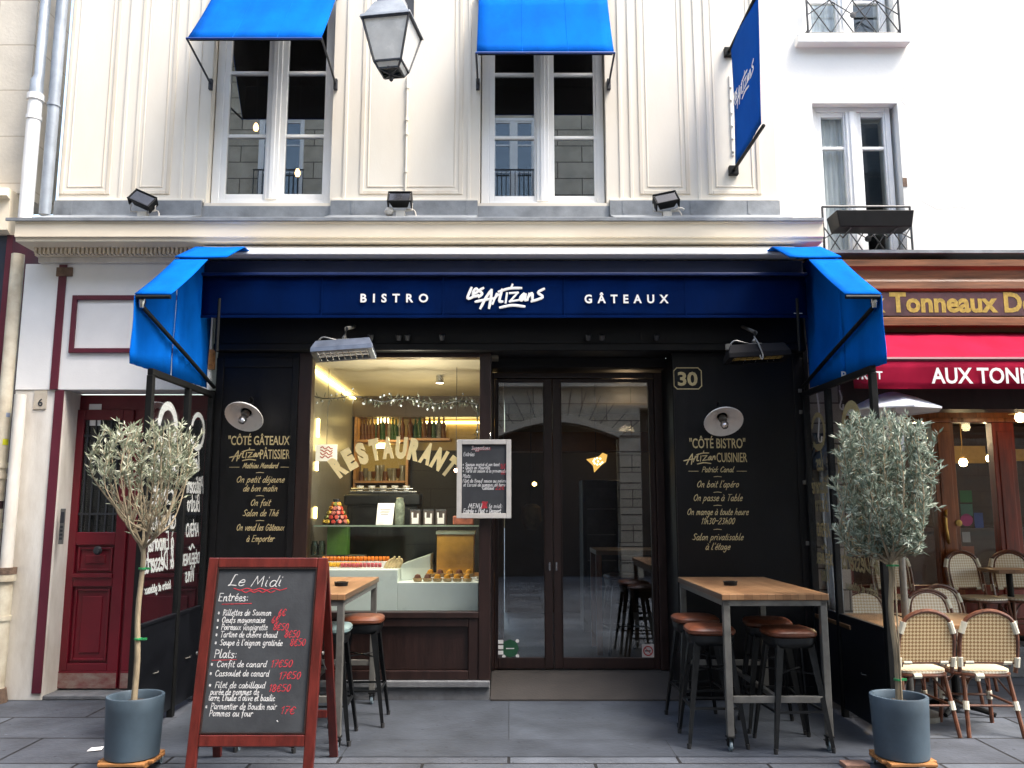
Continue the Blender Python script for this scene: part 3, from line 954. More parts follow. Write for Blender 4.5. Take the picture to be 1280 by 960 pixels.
# entrance door in its recess
YD = .55
JX0, JX1 = ax(611, 650, YD), ax(827, 650, YD)
b = BM()
box(b, SX1, JX0, .12, .62, 0, PZ); 
obj('recess_side', b, M['black'], bld, bevel=.004)
b = BM(); box(b, SX1, 1.53, .30, .62, az(464, YD), PZ + .3)
obj('recess_head', b, M['black'], bld)
TH = .155
b = BM()
zt = az(466, YD)
box(b, JX0, ax(618, 650, YD), YD - .03, YD + .07, TH, zt - .002); box(b, ax(821, 650, YD), 1.53, YD - .03, YD + .07, TH, zt - .002)
box(b, ax(618, 650, YD), ax(821, 650, YD), YD - .03, YD + .07, az(473, YD), zt - .002)
obj('door_frame', b, M['brownwood'], bld, bevel=.005)
gz0, gz1 = az(822, YD), az(478, YD)
for (pa, pb, qa, qb) in ((618, 691, 623, 680), (691.5, 821, 703, 814)):
    x0, x1, g0, g1 = ax(pa, 650, YD) + .002, ax(pb, 650, YD) - .002, ax(qa, 650, YD), ax(qb, 650, YD)
    b = BM()
    zb, zt2 = TH + .01, az(473, YD) - .004
    box(b, x0, g0, YD, YD + .05, zb, zt2); box(b, g1, x1, YD, YD + .05, zb, zt2)
    box(b, g0, g1, YD, YD + .05, zb, gz0); box(b, g0, g1, YD, YD + .05, gz1, zt2)
    for s in (g0 - .012, g1): box(b, s, s + .012, YD - .01, YD, gz0, gz1)
    lf = obj('entrance_door', b, M['brownwood'], bld, bevel=.005)
    b = BM(); box(b, g0, g1, YD + .022, YD + .028, gz0, gz1)
    obj('pane', b, M['doorglass'], lf)
    hx = ax(687 if pa == 618 else 695.5, 708, YD)
    b = BM(); box(b, hx - .008, hx + .008, YD - .012, YD, az(713, YD), az(703, YD)); tube(b, [(hx, YD - .012, az(708, YD)), (hx, YD - .05, az(708, YD))], .006, 8)
    obj('handle', b, M['chrome'], lf)
    b = BM()
    if pa == 618:
        sx, sz = at(635, 811, YD)
        lathe(b, [(0, .002), (.085, .002), (.085, 0)], (sx + .02, YD + .02, sz), 8, Matrix.Rotation(R(90), 4, 'X'))
        st = obj('sticker', b, mat('green_sticker', (.02, .10, .05), .5), lf)
        b = BM()
        for k in range(3): box(b, sx - .095, sx - .045, YD + .0165, YD + .0185, sz + .045 - k * .05, sz + .08 - k * .05)
        for dx, dz in ((.09, .07), (.09, -.07), (-.04, -.075)): lathe(b, [(0, .002), (.018, .002), (.018, 0)], (sx + dx, YD + .0185, sz + dz), 8, Matrix.Rotation(R(90), 4, 'X'))
        stroke(b, [(-.035, 0), (.035, 0)], plane(sx + .02, sz, YD + .0175), .006)
        obj('sticker_mark', b, M['lettering'], lf)
    else:
        sx, sz = at(810.5, 814, YD)
        box(b, sx - .058, sx + .058, YD + .018, YD + .021, sz - .062, sz + .062)
        st = obj('no_smoking_sticker', b, mat('sticker_white', (.62, .55, .50), .5), lf)
        b = BM()
        stroke(b, [(.042 * math.cos(R(a)), .042 * math.sin(R(a))) for a in range(0, 361, 20)], plane(sx, sz, YD + .017), .006)
        stroke(b, [(-.03, .03), (.03, -.03)], plane(sx, sz, YD + .017), .005)
        obj('no_smoking_ring', b, mat('sign_red', (.45, .03, .03), .5), lf)
        b = BM(); box(b, sx - .03, sx + .025, YD + .0165, YD + .0175, sz - .006, sz + .006)
        obj('cigarette', b, M['iron'], lf)
b = BM()
extr(b, [(-.06, 0), (-.06, .018), (.42, .15), (.62, .15), (.62, 0)], SX1 + .003, 1.527)
obj('entrance_ramp', b, M['concrete'], bld)
b = BM()
for px in (464, 499, 510, 553, 735, 752, 820):
    x = ax(px, 402, -.16)
    lathe(b, [(0, .0), (.022, .0), (.028, .05), (.02, .055)], (x, -.16, 3.22), 12, Matrix.Rotation(R(25), 4, 'X'))
obj('soffit_spot', b, M['iron'], bld, smooth=True)

# ------------------------------------------------------------------ rooms behind the shopfront
b = BM(); box(b, -2.6, 2.7, .63, 6.0, .10, .15)
obj('interior_floor', b, bricked('speckled_tiles', (.10, .10, .09), (.05, .05, .05), (.03, .03, .03), .2, .2, .006, .4, 'xy', noise=30, nvar=.8), bld)
warmwall = mat('warm_plaster', (.30, .265, .19), .7, .08, 3, .05)
tobacco = mat('tobacco_wall', (.20, .10, .035), .6, .2, 3, .05)
b = BM(); box(b, -2.0, -.10, .13, 3.3, 3.10, 3.16)
obj('shop_ceiling', b, warmwall, bld)
b = BM(); box(b, -2.06, -2.0, .13, 3.3, .15, 3.16)
obj('shop_side_wall', b, mat('mirror_tiles', (.15, .145, .12), .35, .1, 5), bld)
b = BM(); box(b, -2.0, -.06, 3.2, 3.26, .15, 3.1)
obj('shop_back_wall', b, mat('ochre_wall', (.22, .145, .035), .6, .15, 3), bld)
b = BM(); box(b, ax(430, 510, 2.9), -.06, 2.9, 3.2, az(521, 2.9), 3.1)
obj('shop_bulkhead', b, mat('umber_bulkhead', (.035, .022, .015), .5, .1, 3), bld)
b = BM(); box(b, ax(513, 600, 3.0), -.06, 3.0, 3.19, .15, az(563, 3.0))
obj('service_door', b, M['dark'], bld)
b = BM(); box(b, -.12, -.06, .64, 3.2, .15, 3.1)
obj('shop_partition', b, tobacco, bld)
b = BM(); box(b, -.06, 2.7, 5.0, 5.06, .15, 3.1); box(b, 2.6, 2.66, .63, 5.0, .15, 3.1)
obj('dining_room_wall', b, mat('dark_dining_wall', (.035, .025, .02), .6, .2, 3), bld)
b = BM(); box(b, -.06, 2.66, .63, 5.06, 3.10, 3.16)
obj('dining_room_ceiling', b, mat('dim_ceiling', (.10, .085, .07), .7, .1, 3), bld)
b = BM(); box(b, -.06, 2.6, 2.2, 2.5, az(564, 2.2), az(540, 2.2))
obj('dining_room_beam', b, mat('tan_beam', (.34, .16, .06), .5, .2, 3), bld)
ledm = glow('warm_led', (1.0, .72, .25), 5)
b = BM()
xs, zs = at(403, 560, 1.0)
yl = .95
for pa, pb in ((523, 546), (556, 563), (577, 588), (634, 648)):
    dd = 1.0
    box(b, -1.998, -1.985, yl, yl + .06, az(pb, yl), az(pa, yl))
obj('led_strip', b, ledm, bld)
b = BM(); box(b, -1.995, -1.96, .5, 3.1, 3.06, 3.075); box(b, -1.1, -.2, 3.16, 3.185, az(529, 3.1), az(526, 3.1)); box(b, -1.72, -1.55, 3.12, 3.14, az(560, 3.1), az(523, 3.1))
obj('cove_light', b, ledm, bld)
for (n, loc, e, c, rr) in (('counter_lamp', (-.9, 1.5, 2.55), 5, (1, .80, .46), .15), ('shelf_lamp', (-1.5, 2.55, 2.5), 2.5, (1, .70, .28), .06), ('display_fill', (-1.0, .16, 2.35), 22, (1, .90, .72), .08), ('dining_lamp', (1.6, 3.6, 2.7), 4, (1, .7, .4), .1)):  # light just inside the window is an added fill that brightens the counter
    li = bpy.data.lights.new(n, 'POINT'); li.energy = e; li.color = c; li.shadow_soft_size = rr
    o = bpy.data.objects.new(n, li); COL.objects.link(o); o.location = loc

# ================================================================== THE TERRACE AWNING (end wings out, middle rolled in)
awn = empty('terrace_awning', 'deep blue terrace awning over the shopfront, middle rolled in, two end wings extended', 'awning', (0, 0, 3.3))
CKL, CKR = -2.785, 2.775                                             # the two cheeks
YF, ZF = -1.69, 3.265                                               # front edge of the wings
YB, ZB = -.22, 3.90
b = BM()
extr(b, [(-.44, az(318, -.44)), (-.44, az(315, -.44)), (-.27, az(307.5, -.27)), (-.05, az(307.5, -.27)), (-.05, az(318, -.44))], ax(246, 312, -.42), ax(1000, 312, -.42))
obj('cassette', b, M['white'], awn, bevel=.006)
VX0, VX1 = ax(251, 370, -.36), ax(1008, 370, -.36)
vz0, vz1 = az(397, -.36), az(346, -.36)
b = BM()
n = 60
for i in range(n):                                                  # valance with a faint sag and ripple
    pass
rows = [(-.36, vz1), (-.358, vz1 - .1), (-.362, (vz0 + vz1) / 2), (-.358, vz0 + .05), (-.36, vz0)]
gv = [[b.verts.new((VX0 + (VX1 - VX0) * i / n, y - .004 * math.sin(i * 1.3 + j) , z + .003 * math.sin(i * .5))) for j, (y, z) in enumerate(rows)] for i in range(n + 1)]
for i in range(n):
    for j in range(len(rows) - 1): b.faces.new((gv[i][j], gv[i][j + 1], gv[i + 1][j + 1], gv[i + 1][j]))
val = obj('valance', b, M['navy'], awn, smooth=True, solid=.006)
b = BM()
extr(b, [(-.40, vz1 + .003), (-.40, vz1 + .03), (-.345, vz1 + .045), (-.345, vz1 + .003)], VX0 - .01, VX1 + .01)
obj('front_bar', b, mat('navy_bar', (.006, .02, .10), .35, .1, 6), awn, bevel=.006)
b = BM(); extr(b, [(-.335, vz1 + .03), (-.335, 3.93), (-.15, 3.94), (-.15, vz1 + .03)], VX0, VX1)
obj('rolled_cloth', b, mat('navy_roll', (.004, .012, .05), .7, .1, 6), awn, bevel=.02)
for k in range(1, 5):
    x = VX0 + (VX1 - VX0) * k / 5
    b = BM(); box(b, x - .006, x + .006, -.3685, -.364, vz0 + .004, vz1 - .004)
    obj('seam', b, M['navy'], val)
b = BM(); box(b, VX0, VX1, -.3705, -.365, vz0 - .004, vz0 + .022)
obj('hem', b, M['navy'], val, bevel=.002)
fv = lambda px, py: plane(ax(px, py, -.36), az(py, -.36), -.372)
b = BM()
typeset(b, 'BISTRO', fv(493, 378), 0, 0, 11 * pxm * .95, 87 * pxm * .95, bold=.03, spacing=2.0)
obj('lettering', b, M['lettering'], val)
b = BM()
typeset(b, 'GÂTEAUX', fv(783, 379), 0, 0, 11 * pxm * .95, 108 * pxm * .95, bold=.03, spacing=2.0)
obj('lettering', b, M['lettering'], val)
b = BM()
logo(b, fv(632.5, 371.5), LOGO_LES + LOGO_ART + LOGO_S + LOGO_BAR, 0, 0, 102 * pxm * .95, .0125)
obj('logo', b, M['lettering'], val)
b = BM()
stroke(b, [(-.035, 0), (.035, 0)], fv(997, 392), .004)
obj('maker_tag', b, M['lettering'], val)
for side in (-1, 1):
    xo = CKL if side < 0 else CKR
    xi = xo - side * .275
    YK, ZK = -1.0, az(324.5, -1.0)                                  # the knee between the steep strip and the flatter head
    YH, ZH = -.56, az(309, -.56)
    b = BM()                                                        # steep front strip
    g = []
    for i in range(9):
        t = i / 8
        y, z = YK + (YF - YK) * t, ZK + (ZF - ZK) * t - .012 * math.sin(math.pi * t)
        g.append([b.verts.new((xo + (xi - xo) * k / 4, y, z - .008 * math.sin(math.pi * k / 4) * math.sin(math.pi * t))) for k in range(5)])
    for a, c in zip(g, g[1:]):
        for k in range(4): b.faces.new((a[k], a[k + 1], c[k + 1], c[k]))
    obj('roof_strip', b, M['blue'], awn, smooth=True, solid=.006)
    b = BM()                                                        # flatter head running back over the cassette
    xh = xo - side * .43
    g = []
    for i in range(9):
        t = i / 8
        if t < .75: y, z = YK + (YH - YK) * t / .75, ZK + .022 + (ZH - ZK - .022) * t / .75
        else: y, z = YH + (-.10 - YH) * (t - .75) / .25, ZH + .04 * (t - .75) / .25
        g.append([b.verts.new((xo + (xh - xo) * k / 5, y, z - .006 * math.sin(math.pi * k / 5))) for k in range(6)])
    for a, c in zip(g, g[1:]):
        for k in range(5): b.faces.new((a[k], a[k + 1], c[k + 1], c[k]))
    obj('head_cover', b, M['blue'], awn, smooth=True, solid=.012)
    b = BM(); box(b, min(xo, xi), max(xo, xi), YK - .004, YK + .010, ZK - .014, ZK + .008)
    obj('knee_bar', b, M['navy'], awn, bevel=.003)
    # side cheek in two cloth panels hanging from the outer edge
    def ztop(y):
        if y < YK: return ZF + (ZK - ZF) * (y - YF) / (YK - YF)
        if y < YH: return ZK + (ZH - ZK) * (y - YK) / (YH - YK)
        return ZH
    for (t0, t1) in ((0.0, .475), (.49 if side < 0 else .4752, 1.0)):
        b = BM()
        g = []
        for i in range(13):
            t = t0 + (t1 - t0) * i / 12
            y = YF + (-.10 - YF) * t
            zt, zb = ztop(y) - .014, 2.74 + .04 * t
            g.append([b.verts.new((xo - side * (.010 * math.sin(3.1 * i + k) * k / 6), y, zt + (zb - zt) * k / 6)) for k in range(7)])
        for a, c in zip(g, g[1:]):
            for k in range(6): b.faces.new((a[k], a[k + 1], c[k + 1], c[k]))
        obj('side_cheek', b, M['blue'], awn, smooth=True, solid=.005)
    b = BM()                                                        # folding arm and front tube
    x = xo - side * .035
    tube(b, [(x, YF + .04, 3.19), (x, -.75, 2.98), (x, -.02, 2.80)], .017, 8)
    tube(b, [(xo - side * .01, YF + .01, ZF - .02), (xi + side * .01, YF + .01, ZF - .02)], .016, 8)
    tube(b, [(xi + side * .02, -.62, 3.5), (xi + side * .02, -.62, 3.03)], .014, 8)
    obj('arm', b, M['blackmetal'], awn, smooth=True)
    b = BM()
    lathe(b, [(0, .07), (.022, .06), (.03, .02), (.02, -.03), (0, -.035)], (x, YF + .05, 3.20), 12)
    obj('arm_joint', b, M['chrome'], awn, smooth=True)

# ================================================================== GLASS SCREENS
ZR = 2.755
for side in (-1, 1):
    X = -2.765 if side < 0 else 2.75
    YS = -1.36 if side < 0 else -1.50
    sc = empty('glass_screen', 'glazed terrace screen beside the dark red street door, mirrored white lettering' if side < 0 else 'glazed terrace screen beside the cane chairs, cream mirrored lettering', 'glass screen', (X, -.7, 0), group='glass screens at both ends of the terrace')
    posts = (YS, -.60, -.03)
    b = BM(); box(b, X - .022, X + .022, YS - .025, 0, ZR - .05, ZR)
    obj('top_rail', b, M['blackmetal'], sc, bevel=.004)
    for y in posts:
        b = BM(); box(b, X - .024, X + .024, y - .028, y + .028, .0, ZR - .052)
        obj('post', b, M['blackmetal'], sc, bevel=.004)
    for y0, y1 in zip(posts, posts[1:]):
        b = BM()
        box(b, X - .012, X + .012, y0 + .03, y1 - .03, .07, .80); box(b, X - .018, X + .018, y0 + .03, y1 - .03, .80, .825)
        lp = obj('lower_panel', b, M['blackpanel'], sc, bevel=.003)
        b = BM(); tube(b, [(X - side * .013, (y0 + y1) / 2 - .05, .42), (X - side * .03, (y0 + y1) / 2, .42), (X - side * .013, (y0 + y1) / 2 + .05, .42)], .005, 6)
        obj('pull', b, M['rawsteel'], lp)
        b = BM(); box(b, X - .003, X + .003, y0 + .03, y1 - .03, .826, ZR - .052)
        pn = obj('pane', b, M['screenglass'], sc)
        # the words read from the street outside, so they are mirrored seen from the terrace
        sx = 1 if side < 0 else -1
        fn = lambda u, v, d=0.0, yc=(y0 + y1) / 2, X=X, side=side: Vector((X + side * (.0035 + d), yc + (-u if side < 0 else u), v))
        b = BM()
        w = y1 - y0 - .14
        if y0 == posts[1]:
            for a, q in ((200, 0),): stroke(b, spline([(.15 * math.cos(R(t)) , 2.36 + .15 * math.sin(R(t))) for t in range(20, 330, 20)]), fn, .022)
            stroke(b, [(-.12, 2.24), (.12, 2.24)], fn, .014)
            script(b, 'les', fn, 0, 2.02, .09, .012, .2, 'c', .16)
            script(b, 'Pâtisserie', fn, 0, 1.82, .085, .010, .35, 'c', w)
            script(b, 'Bistro', fn, 0, 1.66, .085, .010, .35, 'c', w * .7)
            typeset(b, 'APÉRO', fn, 0, 1.44, .12, w * .72, bold=.02)
            stroke(b, spline([(-.06, 1.34), (-.01, 1.37), (.02, 1.33), (.06, 1.35)]), fn, .011)
            typeset(b, 'DÉJEUNER', fn, 0, 1.20, .10, w * .92, bold=.02)
            script(b, 'Vins', fn, 0, 1.06, .075, .011, .3, 'c', w * .5)
        else:
            for t0 in (0,): stroke(b, spline([(.17 * math.cos(R(t)), 2.33 + .18 * math.sin(R(t))) for t in range(10, 340, 20)]), fn, .035)
            script(b, 'Brunch', fn, 0, 1.98, .12, .016, .25, 'c', w * .9)
            typeset(b, 'CAFÉ', fn, 0, 1.72, .12, w * .7, bold=.03)
            typeset(b, 'GÂTEAUX', fn, 0, 1.52, .11, w * .9, bold=.02)
            script(b, 'à Emporter', fn, 0, 1.36, .08, .011, .25, 'c', w * .85)
            script(b, '& Desserts', fn, 0, 1.20, .09, .012, .25, 'c', w * .95)
            script(b, 'bistro et gâteaux', fn, 0, 1.04, .035, .007, .25, 'c', w * .8)
        obj('mirrored_lettering', b, M['lettering'] if side < 0 else M['cream'], pn)

# ================================================================== UPSTAIRS AWNINGS
for k, (xa, xb, proj, za, ztop, lab) in enumerate(((LW[0] - .0, LW[1] + .02, .66, 48, -8, 'blue window awning over the upstairs window by the drainpipes'), (RW[0] - .02, RW[1] + .03, .48, 66, -2, 'blue window awning above the upstairs window nearest the hanging banner'))):
    zf = az(za, -proj)
    zw = az(ztop, -.02) + .02
    e = empty('window_awning', lab, 'awning', ((xa + xb) / 2, 0, zf), group='blue awnings over the upstairs windows')
    b = BM()
    g = []
    for i in range(13):
        t = i / 12
        row = []
        for j in range(7):
            s = j / 6
            row.append(b.verts.new((xa + (xb - xa) * t, -.03 + (-proj + .03) * s, zw + (zf - zw) * s - .018 * math.sin(math.pi * s) * (1 + .3 * math.sin(7 * t)))))
        g.append(row)
    for a, c in zip(g, g[1:]):
        for j in range(6): b.faces.new((a[j], a[j + 1], c[j + 1], c[j]))
    obj('cloth', b, M['blue'], e, smooth=True, solid=.005)
    b = BM()  # dark sheet standing in for the shade under the awning cloth
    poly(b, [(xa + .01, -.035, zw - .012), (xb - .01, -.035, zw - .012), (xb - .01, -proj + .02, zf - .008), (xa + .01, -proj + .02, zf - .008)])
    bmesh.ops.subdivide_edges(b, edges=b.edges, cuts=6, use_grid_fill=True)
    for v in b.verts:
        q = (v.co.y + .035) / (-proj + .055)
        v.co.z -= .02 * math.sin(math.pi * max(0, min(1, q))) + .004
    obj('shade_sheet', b, M['dark'], e, smooth=True, solid=.002)
    for t in (.333, .667):                                          # sewn seams
        x = xa + (xb - xa) * t
        b = BM(); tube(b, [(x, -.03 + (-proj + .03) * q / 6, zw + (zf - zw) * q / 6 - .018 * math.sin(math.pi * q / 6) * (1 + .3 * math.sin(7 * t)) + .002) for q in range(7)], .0045, 4)
        obj('seam', b, M['blue'], e)
    b = BM(); tube(b, [(xa - .01, -proj, zf), (xb + .01, -proj, zf)], .011, 8)
    obj('front_bar', b, mat('blue_bar', (.004, .05, .25), .4), e, smooth=True)
    b = BM(); box(b, xa - .02, xb + .02, -.06, -.005, zw - .03, zw + .03)
    obj('headrail', b, M['iron'], e, bevel=.006)
    for x in (xa - .005, xb + .005):
        zh = az(105, -.02)
        b = BM(); tube(b, [(x, -.02, zh), (x, -proj, zf)], .010, 8)
        a = obj('arm', b, M['iron'], e, smooth=True)
        b = BM(); box(b, x - .018, x + .018, -.04, .0, zh - .06, zh + .05)
        obj('hinge', b, M['iron'], a, bevel=.004)

# bulbs glowing in the upstairs room
for px, py in ((320, 159), (372, 216)):
    x, z = at(px, py, .9)
    e = empty('pendant_bulb', 'glowing filament bulb hanging upstairs, %s' % ('the higher of two behind the glass' if py < 200 else 'the lower of two behind the glass'), 'light bulb', (x, .9, z), group='filament bulbs upstairs')
    b = BM(); lathe(b, [(0, -.045), (.02, -.038), (.03, -.01), (.024, .02), (.012, .045), (0, .05)], (x, .9, z), 14)
    obj('bulb', b, glow('filament_glow', (1, .50, .16), 9), e, smooth=True)
    b = BM(); lathe(b, [(.014, .046), (.016, .09), (0, .095)], (x, .9, z), 12); tube(b, [(x, .9, z + .09), (x, .9, 7.6)], .004, 6)
    obj('flex', b, M['iron'], e)

# ================================================================== BANNER
xb_ = ax(917, 213, -.03)
zb_, zt_ = az(213, -.03), az(65, -.03)
e = empty('hanging_banner', 'long blue banner on two black arms at the right edge of the cream facade', 'banner', (xb_, 0, zb_))
b = BM()
y0, y1 = -.10, -.97
g = []
for i in range(13):
    t = i / 12
    g.append([b.verts.new((xb_ + .012 * math.sin(5 * t + s / 5) , y0 + (y1 - y0) * t, zb_ + .03 + (zt_ - zb_ - .03) * s / 14)) for s in range(15)])
for a, c in zip(g, g[1:]):
    for j in range(14): b.faces.new((a[j], a[j + 1], c[j + 1], c[j]))
bn = obj('cloth', b, M['banner'], e, smooth=True, solid=.004)
for z in (zb_, zt_):
    b = BM(); tube(b, [(xb_, 0, z), (xb_, -1.0, z + (.0 if z == zb_ else .0))], .017, 8); box(b, xb_ - .045, xb_ + .045, -.05, 0, z - .045, z + .045)
    obj('arm', b, M['blackmetal'], e, bevel=.004)
b = BM()
zc = zb_ + (zt_ - zb_) * .50
fn = lambda u, v, d=0.0: Vector((xb_ - .016 - d, -.52 - u, zc + v))
logo(b, fn, LOGO_LES + LOGO_ART + LOGO_S + LOGO_BAR, 0, 0, .70, .011)
obj('lettering', b, M['lettering'], bn)
# an old iron bracket strip left on the wall beside it
b = BM()
x = ax(914, 140)
box(b, x - .012, x + .012, -.012, 0, az(195), az(95))
for k in range(6): lathe(b, [(0, -.02), (.014, -.015), (.014, 0)], (x, -.005, az(110 + 16 * k)), 8, Matrix.Rotation(R(-90), 4, 'X'))
tag(obj('wall_bracket', b, M['dirtywhite'], bevel=.002), 'rusty white metal strip screwed to the facade beside the banner', 'bracket')

# ================================================================== LANTERN
lx, ly = ax(490, 55, -.62), -.62
z0, z1 = az(96, ly), az(18, ly)
ln = empty('wall_lantern', 'four-sided black iron street lantern with frosted panes on the cream facade', 'lantern', (lx, 0, z0))
wt, wb = .215, .125                                              # half widths at the shoulder and the foot
zs, zm = az(20, ly - .2), az(75, ly - .12)                               # shoulder, foot of the large panes
rot = Matrix.Rotation(R(-9), 4, 'Z')


def lp(x, y, z): return rot @ Vector((x, y, 0)) + Vector((lx, ly, z))


sq = ((-1, -1), (1, -1), (1, 1), (-1, 1))
b = BM()
for sx, sy in sq:
    tube(b, [lp(sx * wt, sy * wt, zs), lp(sx * wb, sy * wb, zm)], .011, 4, rot=R(45))
    tube(b, [lp(sx * wb, sy * wb, zm), lp(sx * wb * .75, sy * wb * .75, z0 + .04)], .010, 4, rot=R(45))
for w, z, r in ((wt, zs, .016), (wb, zm, .011), (wb * .75, z0 + .04, .010)):
    for (a, c) in zip(sq, sq[1:] + sq[:1]):
        tube(b, [lp(a[0] * w, a[1] * w, z), lp(c[0] * w, c[1] * w, z)], r, 4, rot=R(45))
for (a, c) in zip(sq, sq[1:] + sq[:1]):                            # the small arched cradle under the panes
    for s in (0, 1):
        p, q = (a, c) if s == 0 else (c, a)
        pts = [lp(p[0] * wb, p[1] * wb, zm - .005), lp((p[0] * .7 + q[0] * .3) * wb * .8, (p[1] * .7 + q[1] * .3) * wb * .8, z0 + .085), lp((p[0] + q[0]) * .5 * wb * .75, (p[1] + q[1]) * .5 * wb * .75, z0 + .045)]
        tube(b, spline(pts, 3), .006, 6)
    tube(b, [lp(a[0] * wb * .75, a[1] * wb * .75, z0 + .04), lp(0, 0, z0 + .02)], .008, 6)
lathe(b, [(0, -.05), (.016, -.035), (.022, -.01), (.012, .01), (.03, .03), (0, .035)], (lx, ly, z0 + .0), 10)
obj('frame', b, M['iron'], ln)
b = BM()
for (a, c) in zip(sq, sq[1:] + sq[:1]):
    poly(b, [lp(a[0] * wt * .97, a[1] * wt * .97, zs), lp(c[0] * wt * .97, c[1] * wt * .97, zs), lp(c[0] * wb * .97, c[1] * wb * .97, zm), lp(a[0] * wb * .97, a[1] * wb * .97, zm)])
    poly(b, [lp(a[0] * wb * .97, a[1] * wb * .97, zm), lp(c[0] * wb * .97, c[1] * wb * .97, zm), lp(c[0] * wb * .73, c[1] * wb * .73, z0 + .04), lp(a[0] * wb * .73, a[1] * wb * .73, z0 + .04)])
obj('pane', b, M['oldglass'], ln, solid=.003)
b = BM()
hexa(b, [lp(sx * wt * 1.10, sy * wt * 1.10, zs) for sx, sy in sq], [lp(sx * wt * 1.06, sy * wt * 1.06, zs + .03) for sx, sy in sq])
hexa(b, [lp(sx * wt * .98, sy * wt * .98, zs + .031) for sx, sy in sq], [lp(sx * wt * .62, sy * wt * .62, zs + .20) for sx, sy in sq])
hexa(b, [lp(sx * wt * .55, sy * wt * .55, zs + .201) for sx, sy in sq], [lp(sx * wt * .5, sy * wt * .5, zs + .29) for sx, sy in sq])
lathe(b, [(.1, 0), (.06, .06), (.02, .1), (0, .14)], (lx, ly, zs + .291), 12, closed=False)
obj('roof', b, M['zinc'], ln, bevel=.004)
b = BM(); lathe(b, [(0, 0), (.045, .03), (.055, .09), (.03, .16), (0, .17)], (lx, ly, zs - .17), 14)
obj('bulb', b, M['enamel'], ln, smooth=True)
b = BM()
tube(b, spline([(lx + .0, ly, zs + .40), (lx + .02, ly + .2, zs + .58), (lx + .06, -.05, zs + .5), (lx + .08, -.02, zs + .3)], 4), .018, 8)
box(b, lx + .04, lx + .12, -.02, 0, zs + .15, zs + .75)
obj('bracket', b, M['iron'], ln)
b = BM()
xc = ax(508, 180)
tube(b, [(xc, -.012, az(246)), (xc, -.012, az(96))], .010, 8)
for py in (110, 150, 168, 215): lathe(b, [(.017, -.012), (.017, .012)], (xc, -.012, az(py)), 10, closed=True)
obj('conduit', b, M['plaster'], ln, smooth=True)

# ================================================================== FLOODLIGHTS ON THE LEDGE
for px, py, tilt, rz, lab in ((178, 254, 28, 24, 'small black floodlight tipped sideways on the zinc ledge by the drainpipes'), (500, 253, 32, 0, 'small black floodlight on the zinc ledge below the lantern'), (833, 254, 32, -12, 'small black floodlight on the zinc ledge below the banner side')):
    x, z = at(px, py, -.22)
    e = empty('floodlight', lab, 'floodlight', (x, -.2, z - .10), group='floodlights on the ledge')
    m = Matrix.Translation((x, -.22, z)) @ Matrix.Rotation(R(rz), 4, 'Y') @ Matrix.Rotation(R(-tilt), 4, 'X')
    b = BM()
    hexa(b, [m @ Vector(p) for p in ((-.10, -.05, -.05), (.10, -.05, -.05), (.10, -.05, .075), (-.10, -.05, .075))], [m @ Vector(p) for p in ((-.07, .04, -.03), (.07, .04, -.03), (.07, .04, .05), (-.07, .04, .05))])
    for s in (-1, 1): box(b, s * .108 - .006, s * .108 + .006, -.06, .03, -.055, .08, m)
    box(b, -.112, .112, -.068, -.05, .072, .084, m); box(b, -.112, .112, -.068, -.05, -.062, -.05, m)
    obj('housing', b, M['blackmetal'], e, bevel=.004)
    b = BM(); box(b, -.095, .095, -.056, -.0505, -.048, .07, m)
    obj('lens', b, mat('floodlight_lens', (.03, .03, .035), .12, .2, 8), e)
    b = BM()
    z00 = 4.315 + (.40 - .22) / .34 * .145 - .03
    tube(b, [(x - .115, -.2, z), (x - .115, -.2, z - .07), (x, -.2, z - .085), (x + .115, -.2, z - .07), (x + .115, -.2, z)], .007, 6)
    box(b, x - .035, x + .045, -.235, -.165, z00, z - .085)
    if px == 500: lathe(b, [(0, -.045), (.032, -.03), (.045, 0), (.032, .03), (0, .045)], (x - .10, -.22, z - .09), 14)
    if px == 833: tube(b, spline([(x + .04, -.22, z - .08), (x + .12, -.25, z - .06), (x + .16, -.24, z - .07)]), .01, 6)
    tube(b, spline([(x + .05, -.18, z - .05), (x + .13, -.17, z - .06), (x + .14, -.2, z00 + .01), (x + .02, -.22, z00 + .01)]), .006, 6)
    obj('mount', b, M['dirtywhite'], e)

# ================================================================== PIPES ON THE LEFT CORNER
b = BM()
xa = -4.60
tube(b, [(xa, -.10, 4.31), (xa, -.10, 5.62)], .064, 16); tube(b, [(xa, -.10, 5.60), (xa, -.10, 5.66)], .078, 16); tube(b, [(xa, -.10, 5.40), (xa, -.10, 5.44)], .072, 16)
p = obj('drainpipe', b, M['white'], smooth=True)
tag(p, 'white rainwater pipe between the grey pipe and the ashlar wall, ending in a collar', 'pipe')
b = BM(); tube(b, [(xa, -.10, 5.662), (xa, -.10, 5.80), (xa + .01, -.09, 5.86), (xa + .01, -.09, 10)], [.062, .058, .046, .046], 16)
obj('upper_pipe', b, M['pipezinc'], p, smooth=True)
b = BM()
tube(b, [(-4.43, -.08, 4.45), (-4.43, -.08, 10)], .052, 14)
for z in (5.55, 7.4): tube(b, [(-4.43, -.08, z), (-4.43, -.08, z + .03)], .06, 14)
tag(obj('drainpipe', b, M['pipezinc'], smooth=True), 'grey zinc pipe standing along the edge of the cream facade', 'pipe')
b = BM()
xa = -4.685
tube(b, [(xa, -.02, .02), (xa, -.02, 4.08)], .058, 16)
for z in (.30, 1.02, 1.5, 1.95, 2.05): tube(b, [(xa, -.02, z), (xa, -.02, z + .05)], .070, 16)
p = obj('drainpipe', b, M['creampipe'], smooth=True)
tag(p, 'stained cream pipe on the pavement corner carrying small stickers', 'pipe')
b = BM()
